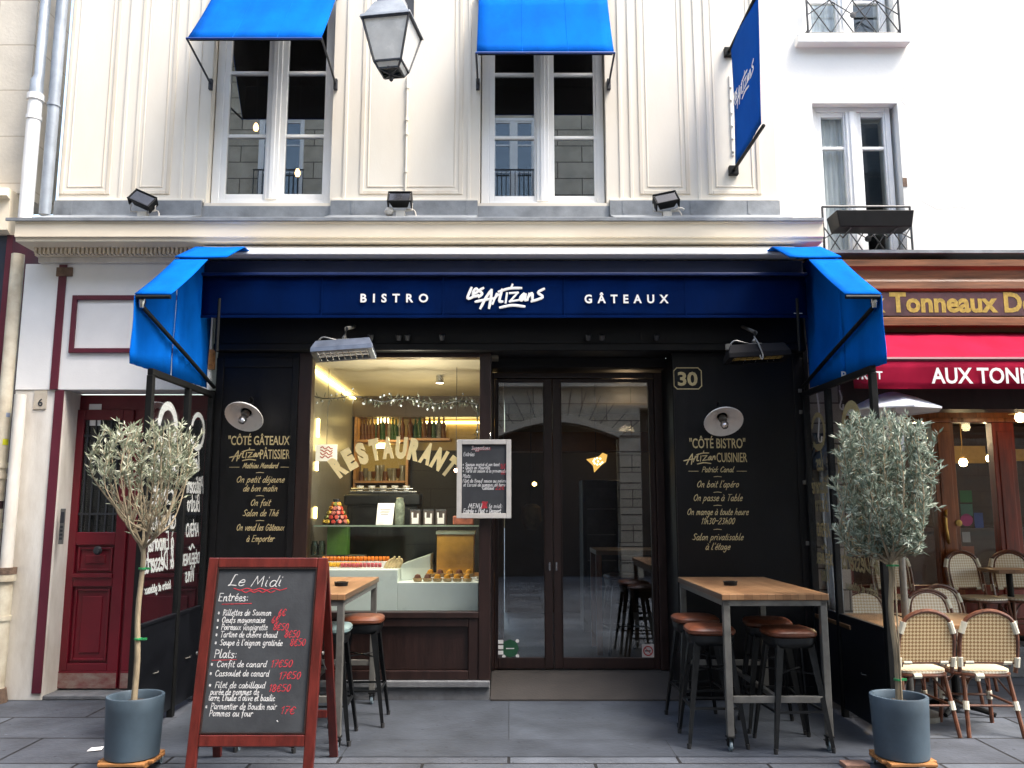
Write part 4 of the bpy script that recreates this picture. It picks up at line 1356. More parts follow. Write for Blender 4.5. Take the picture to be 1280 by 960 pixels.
lathe(b, [(0, 0), (.10, .01), (.12, .1), (.11, .22), (.085, .28), (.085, .3)], (xa, -.02, 0), 14)
obj('foot', b, M['rust'], p, smooth=True)
for (px, py, r, c) in ((10, 552, .028, (.75, .75, .02)), (7, 631, .035, (.05, .02, .025)), (12, 518, .02, (.3, .36, .5)), (4, 744, .04, (.6, .1, .15))):
    x, z = at(px, py, -.09)
    b = BM()
    for k in range(7):
        a0 = R(-60 + 20 * k) - R(90)
        a1 = a0 + R(20)
    w = r / .0592
    rr = .0592
    c0 = math.asin(max(-.9, min(.9, (x - xa) / rr)))
    n = 6
    vs = [[b.verts.new((xa + rr * math.sin(c0 - w + 2 * w * i / n), -.02 - rr * math.cos(c0 - w + 2 * w * i / n), z + s * r)) for s in (-1, 1)] for i in range(n + 1)]
    for a, q in zip(vs, vs[1:]): b.faces.new((a[0], a[1], q[1], q[0]))
    obj('sticker', b, mat('sticker_paint', c, .5), p, solid=.001)
b = BM()
xa = -4.50
tube(b, [(xa, -.10, 1.14), (xa, -.10, 2.72)], .052, 14)
p = obj('drainpipe', b, M['dirtywhite'], smooth=True)
tag(p, 'short whitewashed pipe on the door pier running into a rusty iron foot', 'pipe')
b = BM()
tube(b, [(xa, -.10, .02), (xa, -.10, 1.04)], .066, 14); tube(b, [(xa, -.10, 1.04), (xa, -.10, 1.15)], [.085, .085], 14); tube(b, [(xa, -.10, .70), (xa, -.10, .74)], .075, 14)
obj('iron_foot', b, M['creampipe'], p, smooth=True)
b = BM(); tube(b, [(xa, -.10, 1.10), (xa, -.10, 1.16)], .088, 14)
obj('rusty_collar', b, M['rust'], p, smooth=True)
b = BM(); tube(b, [(xa, -.1, .0), (xa, -.1, .12)], [.10, .08], 12)
obj('rusty_shoe', b, M['rust'], p, smooth=True)

# ================================================================== NEIGHBOURS
nb = empty('stone_neighbour', 'pale ashlar house with a navy shopfront beside the cream pipe', 'building', (-7, .3, 0))
b = BM(); box(b, -15, -4.72, .0, .6, 4.7, 12)
obj('wall', b, M['ashlar'], nb)
b = BM(); extr(b, [(-.14, 4.70), (-.16, 4.62), (-.10, 4.60), (-.10, 4.30), (-.05, 4.27), (0.3, 4.27), (.3, 4.70)], -15, -4.76)
obj('string_course', b, M['cornice'], nb)
b = BM(); box(b, -15, -4.80, -.02, .5, 0, 4.27); box(b, -15, -4.82, -.06, -.02, 2.0, 2.04); box(b, -15, -4.82, -.05, -.02, 0, .25)
obj('shopfront', b, M['navyfront'], nb, bevel=.006)
b = BM(); box(b, -4.80, -4.74, -.03, .5, 0, 4.27)
obj('edge_strip', b, M['plum'], nb)

wb_ = empty('white_neighbour', 'white rendered house with railed windows above a wooden bistro front', 'building', (7, .5, 0))
YW = .14
ZS = az(323, YW)
lx0, lx1, lz0, lz1 = ax(1020, 220, YW), ax(1128, 220, YW), az(330, YW), az(129, YW)
ux0, ux1, uz0, uz1 = ax(1004, 25, YW), ax(1118, 25, YW), az(48, YW), 8.9
b = BM()
XR = 15
for (x0, x1, z0, z1) in ((2.605, min(lx0, ux0) - .0, ZS, 12), (lx1, XR, ZS, lz1), (ux1, XR, lz1, uz1), (2.605, XR, uz1, 12), (min(lx0, ux0), max(lx1, ux1), lz1, uz0)):
    if x1 > x0: box(b, x0, x1, YW, .6, z0, z1)
if lx0 > ux0: box(b, ux0, lx0, YW, .6, ZS, lz1)
if ux1 > lx1: pass
obj('wall', b, M['wallwhite'], wb_)
w1 = french_window(lx0 + .02, lx1 - .04, lz0 + .02, lz1 - .0, YW + .09, (az(187, .28),), parent=wb_, ol=.05, st=.05, mid=.11, gl=M['glass'])
w2 = french_window(ux0 + .02, ux1 - .04, uz0 + .02, uz1 - .02, YW + .09, (az(5, .28),), parent=wb_, ol=.05, st=.05, mid=.11, gl=M['glass'])
b = BM(); hexa(b, [(ux0 - .10, YW - .10, uz0 - .10), (ux1 + .10, YW - .10, uz0 - .10), (ux1 + .10, YW + .1, uz0 - .10), (ux0 - .10, YW + .1, uz0 - .10)], [(ux0 - .10, YW - .10, uz0 - .0), (ux1 + .10, YW - .10, uz0 - .0), (ux1 + .10, YW + .26, uz0 + .02), (ux0 - .10, YW + .26, uz0 + .02)])
obj('sill', b, M['wallwhite'], w2, bevel=.01)
curtain = mat('grey_curtain', (.84, .86, .90), .9, .15, 4, .1, stretch=(9, 9, .4))
for (x0, x1, z0, z1, w) in ((lx0, lx1, lz0, lz1, w1), (ux0, ux1, uz0, uz1, w2)):
    b = BM()
    n = 46
    xm = x0 + (x1 - x0) * (.47 if w is w1 else .62)
    vs = [[b.verts.new((x0 + (xm - x0) * i / n, YW + .20 + .012 * math.sin(i * .9), z)) for z in (z0 - .1, z1 + .1)] for i in range(n + 1)]
    for a, c in zip(vs, vs[1:]): b.faces.new((a[0], a[1], c[1], c[0]))
    cm = obj('curtain', b, curtain, w, solid=.004)
    b = BM(); box(b, x0 - .6, x1 + .6, 2.6, 2.65, z0 - .5, z1 + .5); box(b, x0 - .65, x0 - .6, .61, 2.6, z0 - .5, z1 + .5); box(b, x1 + .6, x1 + .65, .61, 2.6, z0 - .5, z1 + .5); box(b, x0 - .6, x1 + .6, .61, 2.6, z0 - .55, z0 - .5); box(b, x0 - .6, x1 + .6, .61, 2.6, z1 + .5, z1 + .55)
    obj('room_behind', b, mat('grey_room', (.22, .25, .30), .8, .1, 3), wb_)
    # wrought iron guard
    b = BM()
    yg = YW - .06
    r0, r1 = (z0 + .03, z0 + .56) if w is w1 else (z0 + .02, z0 + .42)
    g0, g1 = x0 + .02, x1 + .02
    tube(b, [(g0, yg, r1), (g1, yg, r1)], .012, 6); tube(b, [(g0, yg, r0), (g1, yg, r0)], .010, 6)
    for x in (g0, g1): tube(b, [(x, yg, r0 - .03), (x, yg, r1)], .012, 6); tube(b, [(x, yg, r0 + .04), (x, YW + .1, r0 + .04)], .009, 6)
    m3 = (g0 + g1) / 2
    rm = (r0 + r1) / 2 - (.06 if w is w1 else 0)
    rt = r1 - (.2 if w is w1 else .04)
    for s0, s1 in ((g0, m3), (m3, g1)):
        tube(b, [(s0, yg, r0), ((s0 + s1) / 2, yg, rt), (s1, yg, r0)], .007, 6); tube(b, [(s0, yg, rt), ((s0 + s1) / 2, yg, r0), (s1, yg, rt)], .007, 6)
        tube(b, [(s0, yg, rm), ((s0 + s1) / 2, yg, rt)], .006, 6); tube(b, [((s0 + s1) / 2, yg, rt), (s1, yg, rm)], .006, 6)
    lathe(b, [(0, -.012), (.03, -.01), (.03, .01), (0, .012)], (m3, yg, rm), 10, Matrix.Rotation(R(90), 4, 'X'))
    obj('railing', b, M['iron'], wb_)
b = BM()
pz0, pz1 = az(284, -.2), az(264, -.2)
px0, px1 = ax(1040, 275, -.12), ax(1136, 275, -.12)
hexa(b, [(px0 + .03, -.22, pz0), (px1 - .02, -.22, pz0), (px1 - .02, .0, pz0), (px0 + .03, .0, pz0)], [(px0, -.24, pz1), (px1, -.24, pz1), (px1, .02, pz1), (px0, .02, pz1)])
wbx = obj('window_box', b, M['blackmetal'], bevel=.008)
tag(wbx, 'empty dark grey planter box hooked over the lower iron window guard', 'window box')
b = BM()
for x in (px0 + .15, px1 - .15): tube(b, [(x, -.2, pz0), (x, .02, pz0 - .03), (x, .08, pz0 + .02)], .009, 6)
obj('hook', b, M['iron'], wbx)
b = BM(); extr(b, [(-.14, ZS - .03), (-.14, ZS), (YW, ZS + .05), (YW, ZS - .03)], 2.80, XR)
obj('flashing', b, M['zinc'], wb_)
b = BM()
x, z = at(1131, 228, YW)
box(b, x - .02, x + .02, YW - .006, YW + .001, z - .045, z + .045)
obj('wall_stain', b, M['rust'], wb_)

for nm_, pts_ in (('a', ((1136, 52), (1138, 62), (1142, 66), (1141, 76))), ('b', ((1128, 104), (1131, 116), (1127, 126), (1133, 133))), ('c', ((1180, 68), (1198, 62), (1212, 66), (1230, 60), (1246, 63))), ('d', ((1150, 250), (1172, 262), (1200, 258), (1224, 268)))):
    b = BM()
    stroke(b, [(ax(q[0], q[1], YW), az(q[1], YW)) for q in pts_], lambda u, v, d=0.0: Vector((u, YW - .0005 - d, v)), .004, depth=.001)
    obj('wall_crack', b, M['dirtywhite'], wb_)

# wooden bistro front
bf = empty('wooden_bistro', 'varnished wooden bistro frontage with a plum signboard and glazed doors', 'shopfront', (5, .5, 0))
YFB = -.10
zz = [az(p, YFB) for p in (326, 334, 338, 348, 352, 361, 365, 395, 398, 407)]
b = BM()
extr(b, [(YFB - .04, zz[0]), (YFB - .04, zz[1]), (YFB, zz[2]), (YFB + .01, zz[3]), (YFB - .01, zz[4]), (YFB - .015, zz[5]), (YFB + .02, zz[6]), (YFB + .02, zz[7]), (YFB - .015, zz[8]), (YFB - .015, zz[9]), (.3, zz[9]), (.3, zz[0])], 2.82, XR)
fb = obj('fascia', b, M['fasciawood'], bf)
b = BM(); box(b, 2.90, XR, YFB + .004, YFB + .019, zz[7] + .004, zz[6] - .004)
sg = obj('signboard', b, M['signboard'], bf)
b = BM(); typeset(b, 'Aux Tonneaux Des Halles', plane(ax(1112, 388, YFB), az(388, YFB), YFB + .003), -.475, -.01, .185, 2.60, align='l', bold=.035)
obj('lettering', b, M['gold'], sg)
b = BM(); box(b, 2.80, XR, .2, .5, 2.62, zz[9])
obj('lintel', b, M['brownwood'], bf)
b = BM(); box(b, 2.82, 3.12, .05, .40, 0, zz[9])
obj('stone_pier', b, M['pierstone'], wb_)
YB2 = 1.60
b = BM(); box(b, 2.82, XR, .50, YB2 + .3, 2.95, 3.0)
obj('porch_ceiling', b, M['brownwood'], bf)
b = BM(); box(b, 2.82, XR, .98, 6.2, .0, .30)
obj('raised_floor', b, M['kerbstone'], bf, bevel=.01)
b = BM(); box(b, 2.75, 3.1, .41, YB2, 0, 2.95)
obj('porch_side', b, M['pierstone'], bf)
zh = az(528, YB2)
b = BM()
box(b, 3.1, XR, YB2, YB2 + .12, zh, 2.95); box(b, 3.1, XR, YB2 - .03, YB2, zh - .0, zh + .05)
for pa, pb, m in ((1047, 1056, 'r'), (1246, 1274, 'r')):
    pass
obj('door_header', b, M['bistrowood'], bf, bevel=.008)
for pa, pb, mm in ((1043, 1062, 'redwood'), (1100, 1116, 'redwood'), (1171, 1198, 'bistrowood'), (1247, 1275, 'redwood'), (1335, 1362, 'bistrowood'), (1420, 1450, 'redwood')):
    b = BM(); box(b, ax(pa, 640, YB2), ax(pb, 640, YB2), YB2 - .02, YB2 + .10, .30, zh - .002)
    x0, x1 = ax(pa, 640, YB2), ax(pb, 640, YB2)
    box(b, x0 + .05, x1 - .05, YB2 - .032, YB2 - .02, .4, zh - .1)
    obj('door_post', b, M[mm], bf, bevel=.008)
b = BM()
for pa, pb in ((1062, 1100), (1116, 1171), (1198, 1247), (1275, 1335), (1362, 1420)):
    box(b, ax(pa, 640, YB2) + .002, ax(pb, 640, YB2) - .002, YB2, YB2 + .06, .30, .85)
obj('door_bottom_rail', b, M['redwood'], bf, bevel=.008)
b = BM(); box(b, 3.12, XR, YB2 + .03, YB2 + .036, .852, zh - .003)
obj('pane', b, M['glass'], bf)
b = BM()
x = ax(1183, 660, YB2)
tube(b, spline([(x, YB2 - .02, 1.66), (x - .03, YB2 - .06, 1.60), (x - .04, YB2 - .07, 1.48), (x - .02, YB2 - .06, 1.36), (x, YB2 - .02, 1.30)], 4), .018, 8)
lathe(b, [(0, 0), (.03, .0), (.035, .03), (0, .035)], (ax(1196, 655, YB2), YB2 - .02, 1.52), 12, Matrix.Rotation(R(90), 4, 'X'))
obj('handle', b, M['brass'], bf, smooth=True)
for (p0, q0, p1, q1, c) in ((1201, 613, 1216, 628, (.05, .16, .06)), (1202, 630, 1217, 645, (.09, .19, .14)), (1219, 641, 1230, 660, (.06, .09, .25)), (1203, 683, 1219, 694, (.30, .12, .07)), (1204, 665, 1214, 678, (.35, .36, .36))):
    b = BM(); box(b, ax(p0, q0, YB2), ax(p1, q0, YB2), YB2 + .026, YB2 + .029, az(q1, YB2), az(q0, YB2))
    obj('door_sticker', b, mat('sticker_paint', c, .5), bf)
b = BM(); lathe(b, [(0, .003), (.068, .003), (.068, 0)], (ax(1210, 650, YB2), YB2 + .029, az(650, YB2)), 20, Matrix.Rotation(R(90), 4, 'X'))
obj('door_sticker', b, mat('pink_paper', (.45, .06, .20), .5), bf)
b = BM(); box(b, 3.1, XR, 6.0, 6.1, .3, 3.2); box(b, 3.1, XR, YB2 + .2, 6.0, 3.0, 3.1)
obj('interior_wall', b, mat('bistro_interior', (.05, .025, .015), .6, .3, 3), bf)
b = BM(); box(b, 3.3, XR, 4.2, 4.9, .3, 1.35); box(b, 3.3, XR, 4.15, 4.95, 1.35, 1.4)
obj('interior_bar', b, M['brownwood'], bf)
b = BM(); box(b, ax(1205, 600, 5.6), ax(1246, 600, 5.6), 5.85, 5.95, az(578, 5.6), az(556, 5.6)); box(b, ax(1276, 600, 5.6), ax(1340, 600, 5.6), 5.85, 5.95, az(575, 5.6), az(560, 5.6))
obj('ochre_panel', b, mat('ochre_panel', (.55, .33, .08), .5), bf)
for px, py, y in ((1204, 578, 2.6), (1237, 573, 4.0), (1275, 522, 1.1), (1300, 575, 3.2)):
    x, z = at(px, py, y)
    e = empty('bistro_lamp', {1204: 'round bright lamp behind the wooden door with stickers', 1237: 'small far lamp deep inside the wooden bistro', 1275: 'shaded lamp glowing under the crimson awning', 1300: 'lamp inside the bistro beyond the picture edge'}[px], 'lamp', (x, y, z))
    b = BM(); lathe(b, [(0, -.05), (.035, -.04), (.05, 0), (.035, .04), (0, .05)], (x, y, z), 14)
    obj('globe', b, glow('lamp_glow', (1, .74, .40), 10), e, smooth=True)
    b = BM(); tube(b, [(x, y, z + .05), (x, y, 3.0)], .006, 6); lathe(b, [(.03, .04), (.11, .02)] if py < 540 else [(.02, .05), (.03, .045)], (x, y, z + .02), 14)
    obj('fitting', b, M['brass'], e)
li = bpy.data.lights.new('bistro_lamp_light', 'POINT'); li.energy = 40; li.color = (1, .72, .42); li.shadow_soft_size = .1
o = bpy.data.objects.new('bistro_lamp_light', li); COL.objects.link(o); o.location = (5.3, 3.0, 2.6)

# crimson awning
ca = empty('bistro_awning', 'crimson bistro awning with white capitals over the cane chairs', 'awning', (6, -.5, 3.0))
ya, za_, yb, zb2 = .0, az(416, .0), -.92, az(449, -.92)
zv = az(486, -.92)
cx0, cx1 = 2.84, 11
b = BM()
n = 70
g = []
for i in range(n + 1):
    x = cx0 + (cx1 - cx0) * i / n
    row = []
    for j in range(9):
        s = j / 8
        row.append(b.verts.new((x, ya + (yb - ya) * s, za_ + (zb2 - za_) * s - .03 * math.sin(math.pi * s) + (.016 * math.sin(x * 5 + s * 4) + .012 * math.sin(x * 13 - s * 6) + .008 * math.sin(x * 2.1 + 1)) * math.sin(math.pi * s))))
    g.append(row)
for a, c in zip(g, g[1:]):
    for j in range(8): b.faces.new((a[j], a[j + 1], c[j + 1], c[j]))
obj('cloth', b, M['crimson'], ca, smooth=True, solid=.005)
b = BM()
g = []
for i in range(n + 1):
    x = cx0 + (cx1 - cx0) * i / n
    g.append([b.verts.new((x, yb - .006 + .016 * math.sin(x * 7 + j) * j / 4, zb2 - .02 + (zv - zb2 + .02) * j / 4)) for j in range(5)])
for a, c in zip(g, g[1:]):
    for j in range(4): b.faces.new((a[j], a[j + 1], c[j + 1], c[j]))
cv = obj('valance', b, M['crimson'], ca, smooth=True, solid=.005)
b = BM(); tube(b, [(cx0, yb, zb2), (cx1, yb, zb2)], .02, 8)
for x in (3.2, 5.6, 8): tube(b, [(x, yb + .03, zb2 - .01), (x, -.45, zb2 - .12), (x, .1, za_ - .15)], .018, 8)
obj('frame', b, mat('crimson_bar', (.12, .006, .02), .4), ca, smooth=True)
b = BM()
typeset(b, 'AUX TONNEAUX', plane(ax(1164, 480, -.94), az(479, -.94), yb - .03), 0, 0, 20 * pxm * .88, 190 * pxm * .90, align='l', bold=.02)
typeset(b, 'BISTROT', plane(ax(1103, 474, -.94), az(474, -.94), yb - .03), 0, 0, 10 * pxm * .88, .34, align='r', bold=.02)
obj('lettering', b, M['lettering'], cv)

# house across the street, behind the viewer: it shows in the panes
op = empty('facing_house', 'stone house across the street reflected in the glass doors', 'building', (0, -12, 0))
YO = -11.6
b = BM()
AX, AR, ASP = 1.18, 1.52, 3.36                                       # portal centre, half width, spring height
rise = .38
box(b, -16, AX - AR, YO - .5, YO, 0, 13); box(b, AX + AR, 3.22, YO - .5, YO, 0, 13); box(b, 5.1, 16, YO - .5, YO, 0, 13); box(b, 3.22, 5.1, YO - .5, YO, 4.1, 13); box(b, AX - AR, AX + AR, YO - .5, YO, ASP + rise, 13)
pts = [(AX - AR + 2 * AR * i / 16, ASP + rise * math.sin(math.pi * i / 16)) for i in range(17)]
for p, q in zip(pts, pts[1:]):
    hexa(b, [(p[0], YO - .5, p[1]), (q[0], YO - .5, q[1]), (q[0], YO - .5, ASP + rise), (p[0], YO - .5, ASP + rise)], [(p[0], YO, p[1]), (q[0], YO, q[1]), (q[0], YO, ASP + rise), (p[0], YO, ASP + rise)])
obj('wall', b, M['stone'], op)
b = BM()
for p, q in zip(pts, pts[1:]):
    hexa(b, [(p[0], YO - .1, p[1]), (q[0], YO - .1, q[1]), (q[0], YO - .1, q[1] + .16), (p[0], YO - .1, p[1] + .16)], [(p[0], YO + .12, p[1]), (q[0], YO + .12, q[1]), (q[0], YO + .12, q[1] + .16), (p[0], YO + .12, p[1] + .16)])
box(b, -16, 16, YO, YO + .25, 4.6, 4.8); box(b, -16, 16, YO, YO + .2, 8.2, 8.35); box(b, -16, 16, YO, YO + .4, 12.8, 13.1)
obj('moulding', b, M['beige'], op)
b = BM()
for i in range(-6, 7):                                             # joints between the arch stones
    a = R(90 - i * 7.5)
    ca_, sa_ = math.cos(a), math.sin(a)
    cz = ASP - 1.6
    r0_ = 1.98
    tube(b, [(AX + ca_ * r0_ * .98, YO + .004, cz + sa_ * r0_ * .98 + .12), (AX + ca_ * 2.85, YO + .004, cz + sa_ * 2.85)], .009, 4)
for k in range(10): box(b, AX + AR + .01, 3.21, YO, YO + .006, .35 + k * .38, .375 + k * .38)
obj('stone_joint', b, M['iron'], op)
b = BM(); box(b, AX - AR, AX + AR, YO - .6, YO - .52, 0, 4); box(b, 3.2, 5.12, YO - .6, YO - .52, 0, 4.12)
obj('portal_door', b, mat('portal_dark', (.03, .028, .03), .5), op)
for x in (-8.5, -5.6, -2.9, .1, 3.1, 6.0, 8.8):
    for z in (5.4, 9.0):
        w = french_window(x - .55, x + .55, z, z + 2.2, YO - .02, (z + 1.5, z + .8), parent=op, fr=M['winwhite'])
        b = BM(); box(b, x - .54, x + .54, YO + .002, YO + .01, z + .01, z + 2.19)
        obj('dark_interior', b, M['navyfront'], w)
        b = BM()
        for k in range(12): tube(b, [(x - .6 + k * .109, YO + .2, z - .1), (x - .6 + k * .109, YO + .2, z + .8)], .012, 5)
        tube(b, [(x - .62, YO + .2, z + .8), (x + .62, YO + .2, z + .8)], .02, 6)
        obj('railing', b, M['iron'], op)

# added house block on the drainpipe side, out of view, to cut sky light
ec = empty('sky_blocker', 'unseen pale stone block beyond the drainpipes, added to cut off sky light', 'building', (-17, -6, 0))
b = BM(); box(b, -18, -16.2, -14, 2, 0, 14)
obj('wall', b, bricked('blocker_stone', (0.40, 0.36, 0.29), (0.34, 0.30, 0.24), (0.14, 0.115, 0.09), 1.2, 0.42, 0.014, 0.8, 'yz', bump=0.4, noise=2.5), ec)
b = BM()
for y in (-10.5, -7.5, -4.5, -1.5):
    for z in (1.2, 5.2, 9): box(b, -16.2, -16.16, y - .55, y + .55, z, z + 2.1)
obj('blocker_shutters', b, M['navyfront'], ec)

# ================================================================== HEATERS UNDER THE AWNING
def heater(px, py, w, shell, tiltx, rolly, lab, cord):
    y = -.52
    x, z = at(px, py, y)
    e = empty('patio_heater', lab, 'heater', (x, y, z), group='electric heaters under the awning')
    m = Matrix.Translation((x, y, z)) @ Matrix.Rotation(R(rolly), 4, 'Y') @ Matrix.Rotation(R(tiltx), 4, 'X')
    h = w / 2
    b = BM()                                                         # trapezoid shell: closed back, open face below
    back = [(-h + .035, .06, .075), (h - .035, .06, .075), (h - .035, -.075, .075), (-h + .035, -.075, .075)]
    mid = [(-h, .10, -.015), (h, .10, -.015), (h, -.12, -.015), (-h, -.12, -.015)]
    hexa(b, [m @ Vector(p) for p in mid], [m @ Vector(p) for p in back])
    for (x0, x1, y0, y1) in ((-h, h, -.12, -.095), (-h, h, .075, .10), (-h, -h + .05, -.095, .075), (h - .05, h, -.095, .075)):
        box(b, x0, x1, y0, y1, -.055, -.0152, m)
    obj('shell', b, shell, e, bevel=.004)
    b = BM(); box(b, -h + .055, h - .055, -.09, .07, -.02, -.016, m)
    obj('reflector', b, M['reflector'], e)
    b = BM()
    for yy in (-.045, .015): tube(b, [m @ Vector((-h + .05, yy, -.035)), m @ Vector((h - .05, yy, -.035))], .011, 8)
    obj('element', b, M['enamel'] if shell is M['heater'] else M['brass'], e, smooth=True)
    b = BM()
    for i in range(9): tube(b, [m @ Vector((-h + .06 + i * (w - .12) / 8, -.11, -.052)), m @ Vector((-h + .06 + i * (w - .12) / 8, .09, -.052))], .003, 5)
    obj('guard', b, M['chrome'], e)
    b = BM()
    tube(b, [m @ Vector((0, -.02, .076)), m @ Vector((0, .0, .12)), (x + .01, y + .02, z + .20), (x + .01, -.1, 3.36)], [.022, .022, .018, .016], 8)
    box(b, -.05, .05, -.05, .02, .076, .09, m)
    tube(b, spline([m @ Vector((-h + .02, -.02, .05)), m @ Vector((-h + .08, -.04, .12)), m @ Vector((-.1, -.04, .10)), m @ Vector((-.02, -.02, .08))], 4), .007, 6)
    if cord:
        tube(b, spline([m @ Vector((-.02, -.08, .14)), m @ Vector((0, -.11, .06)), m @ Vector((.015, -.135, -.05)), m @ Vector((.0, -.14, -.09)), m @ Vector((-.012, -.135, -.05))], 4), .007, 6)
        lathe(b, [(0, -.03), (.03, -.025), (.03, .025), (0, .03)], m @ Vector((-h + .03, -.03, .07)), 12)
    obj('bracket', b, M['rawsteel'], e, smooth=True)


heater(430, 438, .54, M['heater'], -16, -4, 'silver-grey electric heater hanging above the shop window', False)
heater(945, 443, .54, M['darkheater'], -8, -3, 'dark electric heater with a white looped cord above the number 30', True)

# ================================================================== WHITE ENAMEL WALL LAMPS
for px, py, roll, lab in ((305, 521, 8, 'white enamel dish lamp over the lettering beginning Côté Gâteaux'), (904.5, 527, 0, 'white enamel dish lamp over the lettering beginning Côté Bistro')):
    y = -.26
    x, z = at(px, py, y)
    e = empty('wall_lamp', lab, 'wall lamp', (x, 0, z), group='enamel lamps on the black panels')
    m = Matrix.Translation((x, y, z)) @ Matrix.Rotation(R(roll), 4, 'Y') @ Matrix.Rotation(R(-42), 4, 'X')
    b = BM()
    lathe(b, [(.172, -.006), (.174, 0), (.160, .018), (.110, .045), (.055, .062), (.045, .075)], (0, 0, 0), 32, m)
    obj('shade', b, M['enamel'], e, smooth=True, solid=.004)
    b = BM()
    lathe(b, [(.046, .06), (.046, .12), (.03, .14), (0, .145)], (0, 0, 0), 18, m)
    tube(b, spline([m @ Vector((0, 0, .14)), m @ Vector((0, .03, .24)), (x, -.10, z + .20), (x, -.02, z + .10)], 5), .011, 8)
    tube(b, [(x, -.025, z + .10), (x, .0, z + .10)], .04, 16)
    obj('arm', b, M['blackmetal'], e, smooth=True)
    b = BM(); lathe(b, [(0, .06), (.034, .058), (.036, .02), (.03, .015), (0, .016)], (0, 0, 0), 16, m)
    so = obj('socket', b, M['rawsteel'], e, smooth=True)
    b = BM(); lathe(b, [(.014, .016), (.02, 0), (.036, -.03), (.038, -.045), (.028, -.07), (0, -.082)], (0, 0, 0), 18, m)
    obj('bulb', b, M['bulb'], e, smooth=True)

# ================================================================== HIGH TABLES AND STOOLS
def high_table(lab):
    t = empty('high_table', lab, 'table', (0, 0, 0), group='high tables on castors')
    w, l, h = .385, .74, 1.08
    b = BM(); box(b, -w, w, -l, l, h - .045, h)
    obj('tabletop', b, M['oak'], t, bevel=.006)
    b = BM()
    box(b, -w + .012, w - .012, -l + .012, -l + .05, h - .085, h - .046); box(b, -w + .012, w - .012, l - .05, l - .012, h - .085, h - .046)
    box(b, -w + .012, -w + .05, -l + .05, l - .05, h - .085, h - .046); box(b, w - .05, w - .012, -l + .05, l - .05, h - .085, h - .046)
    obj('top_frame', b, M['rawsteel'], t, bevel=.003)
    b = BM()
    for s in (-1, 1):
        b2 = BM(); box(b2, -w + .06, w - .06, s * (l - .031) - .019, s * (l - .031) + .019, .33, .375)
        obj('crossbar', b2, M['rawsteel'], t, bevel=.003)
    box(b, -.018, .018, -l + .05, l - .05, .336, .369)
    obj('footrest', b, M['rawsteel'], t, bevel=.003)
    b = BM()
    for s in (-1, 1):
        for q in (-1, 1): lathe(b, [(0, .006), (.009, .005), (.011, 0)], (q * .045, s * (l - .012), .352), 10, Matrix.Rotation(R(90 * s), 4, 'X'))
    obj('bolt', b, M['blackmetal'], t)
    for sx in (-1, 1):
        for sy in (-1, 1):
            x, y = sx * (w - .036), sy * (l - .036)
            b = BM(); box(b, x - .024, x + .024, y - .024, y + .024, .105, h - .0465)
            lg = obj('leg', b, M['rawsteel'], t, bevel=.004)
            b = BM()
            tube(b, [(x - .011, y + .012, .038), (x + .011, y + .012, .038)], .037, 18)
            tube(b, [(x - .016, y + .012, .038), (x + .016, y + .012, .038)], .012, 10)
            obj('wheel', b, M['castwheel'], lg, bevel=.004)
            b = BM()
            box(b, x - .03, x + .03, y - .03, y + .03, .094, .104); box(b, x - .02, x - .014, y - .012, y + .03, .035, .094); box(b, x + .014, x + .02, y - .012, y + .03, .035, .094)
            box(b, x - .018, x + .018, y + .028, y + .07, .058, .066)
            obj('castor_fork', b, M['blackmetal'], lg, bevel=.003)
    return t


t1 = high_table('high oak table on castors standing below the house number 30')
t2 = copy_tree(t1, (-1.545, -.88, 0), R(-.6), 'high oak table on castors half hidden by the red-framed menu board')
t1.location = (1.895, -.88, 0)
t1.rotation_euler = (0, 0, R(.8))


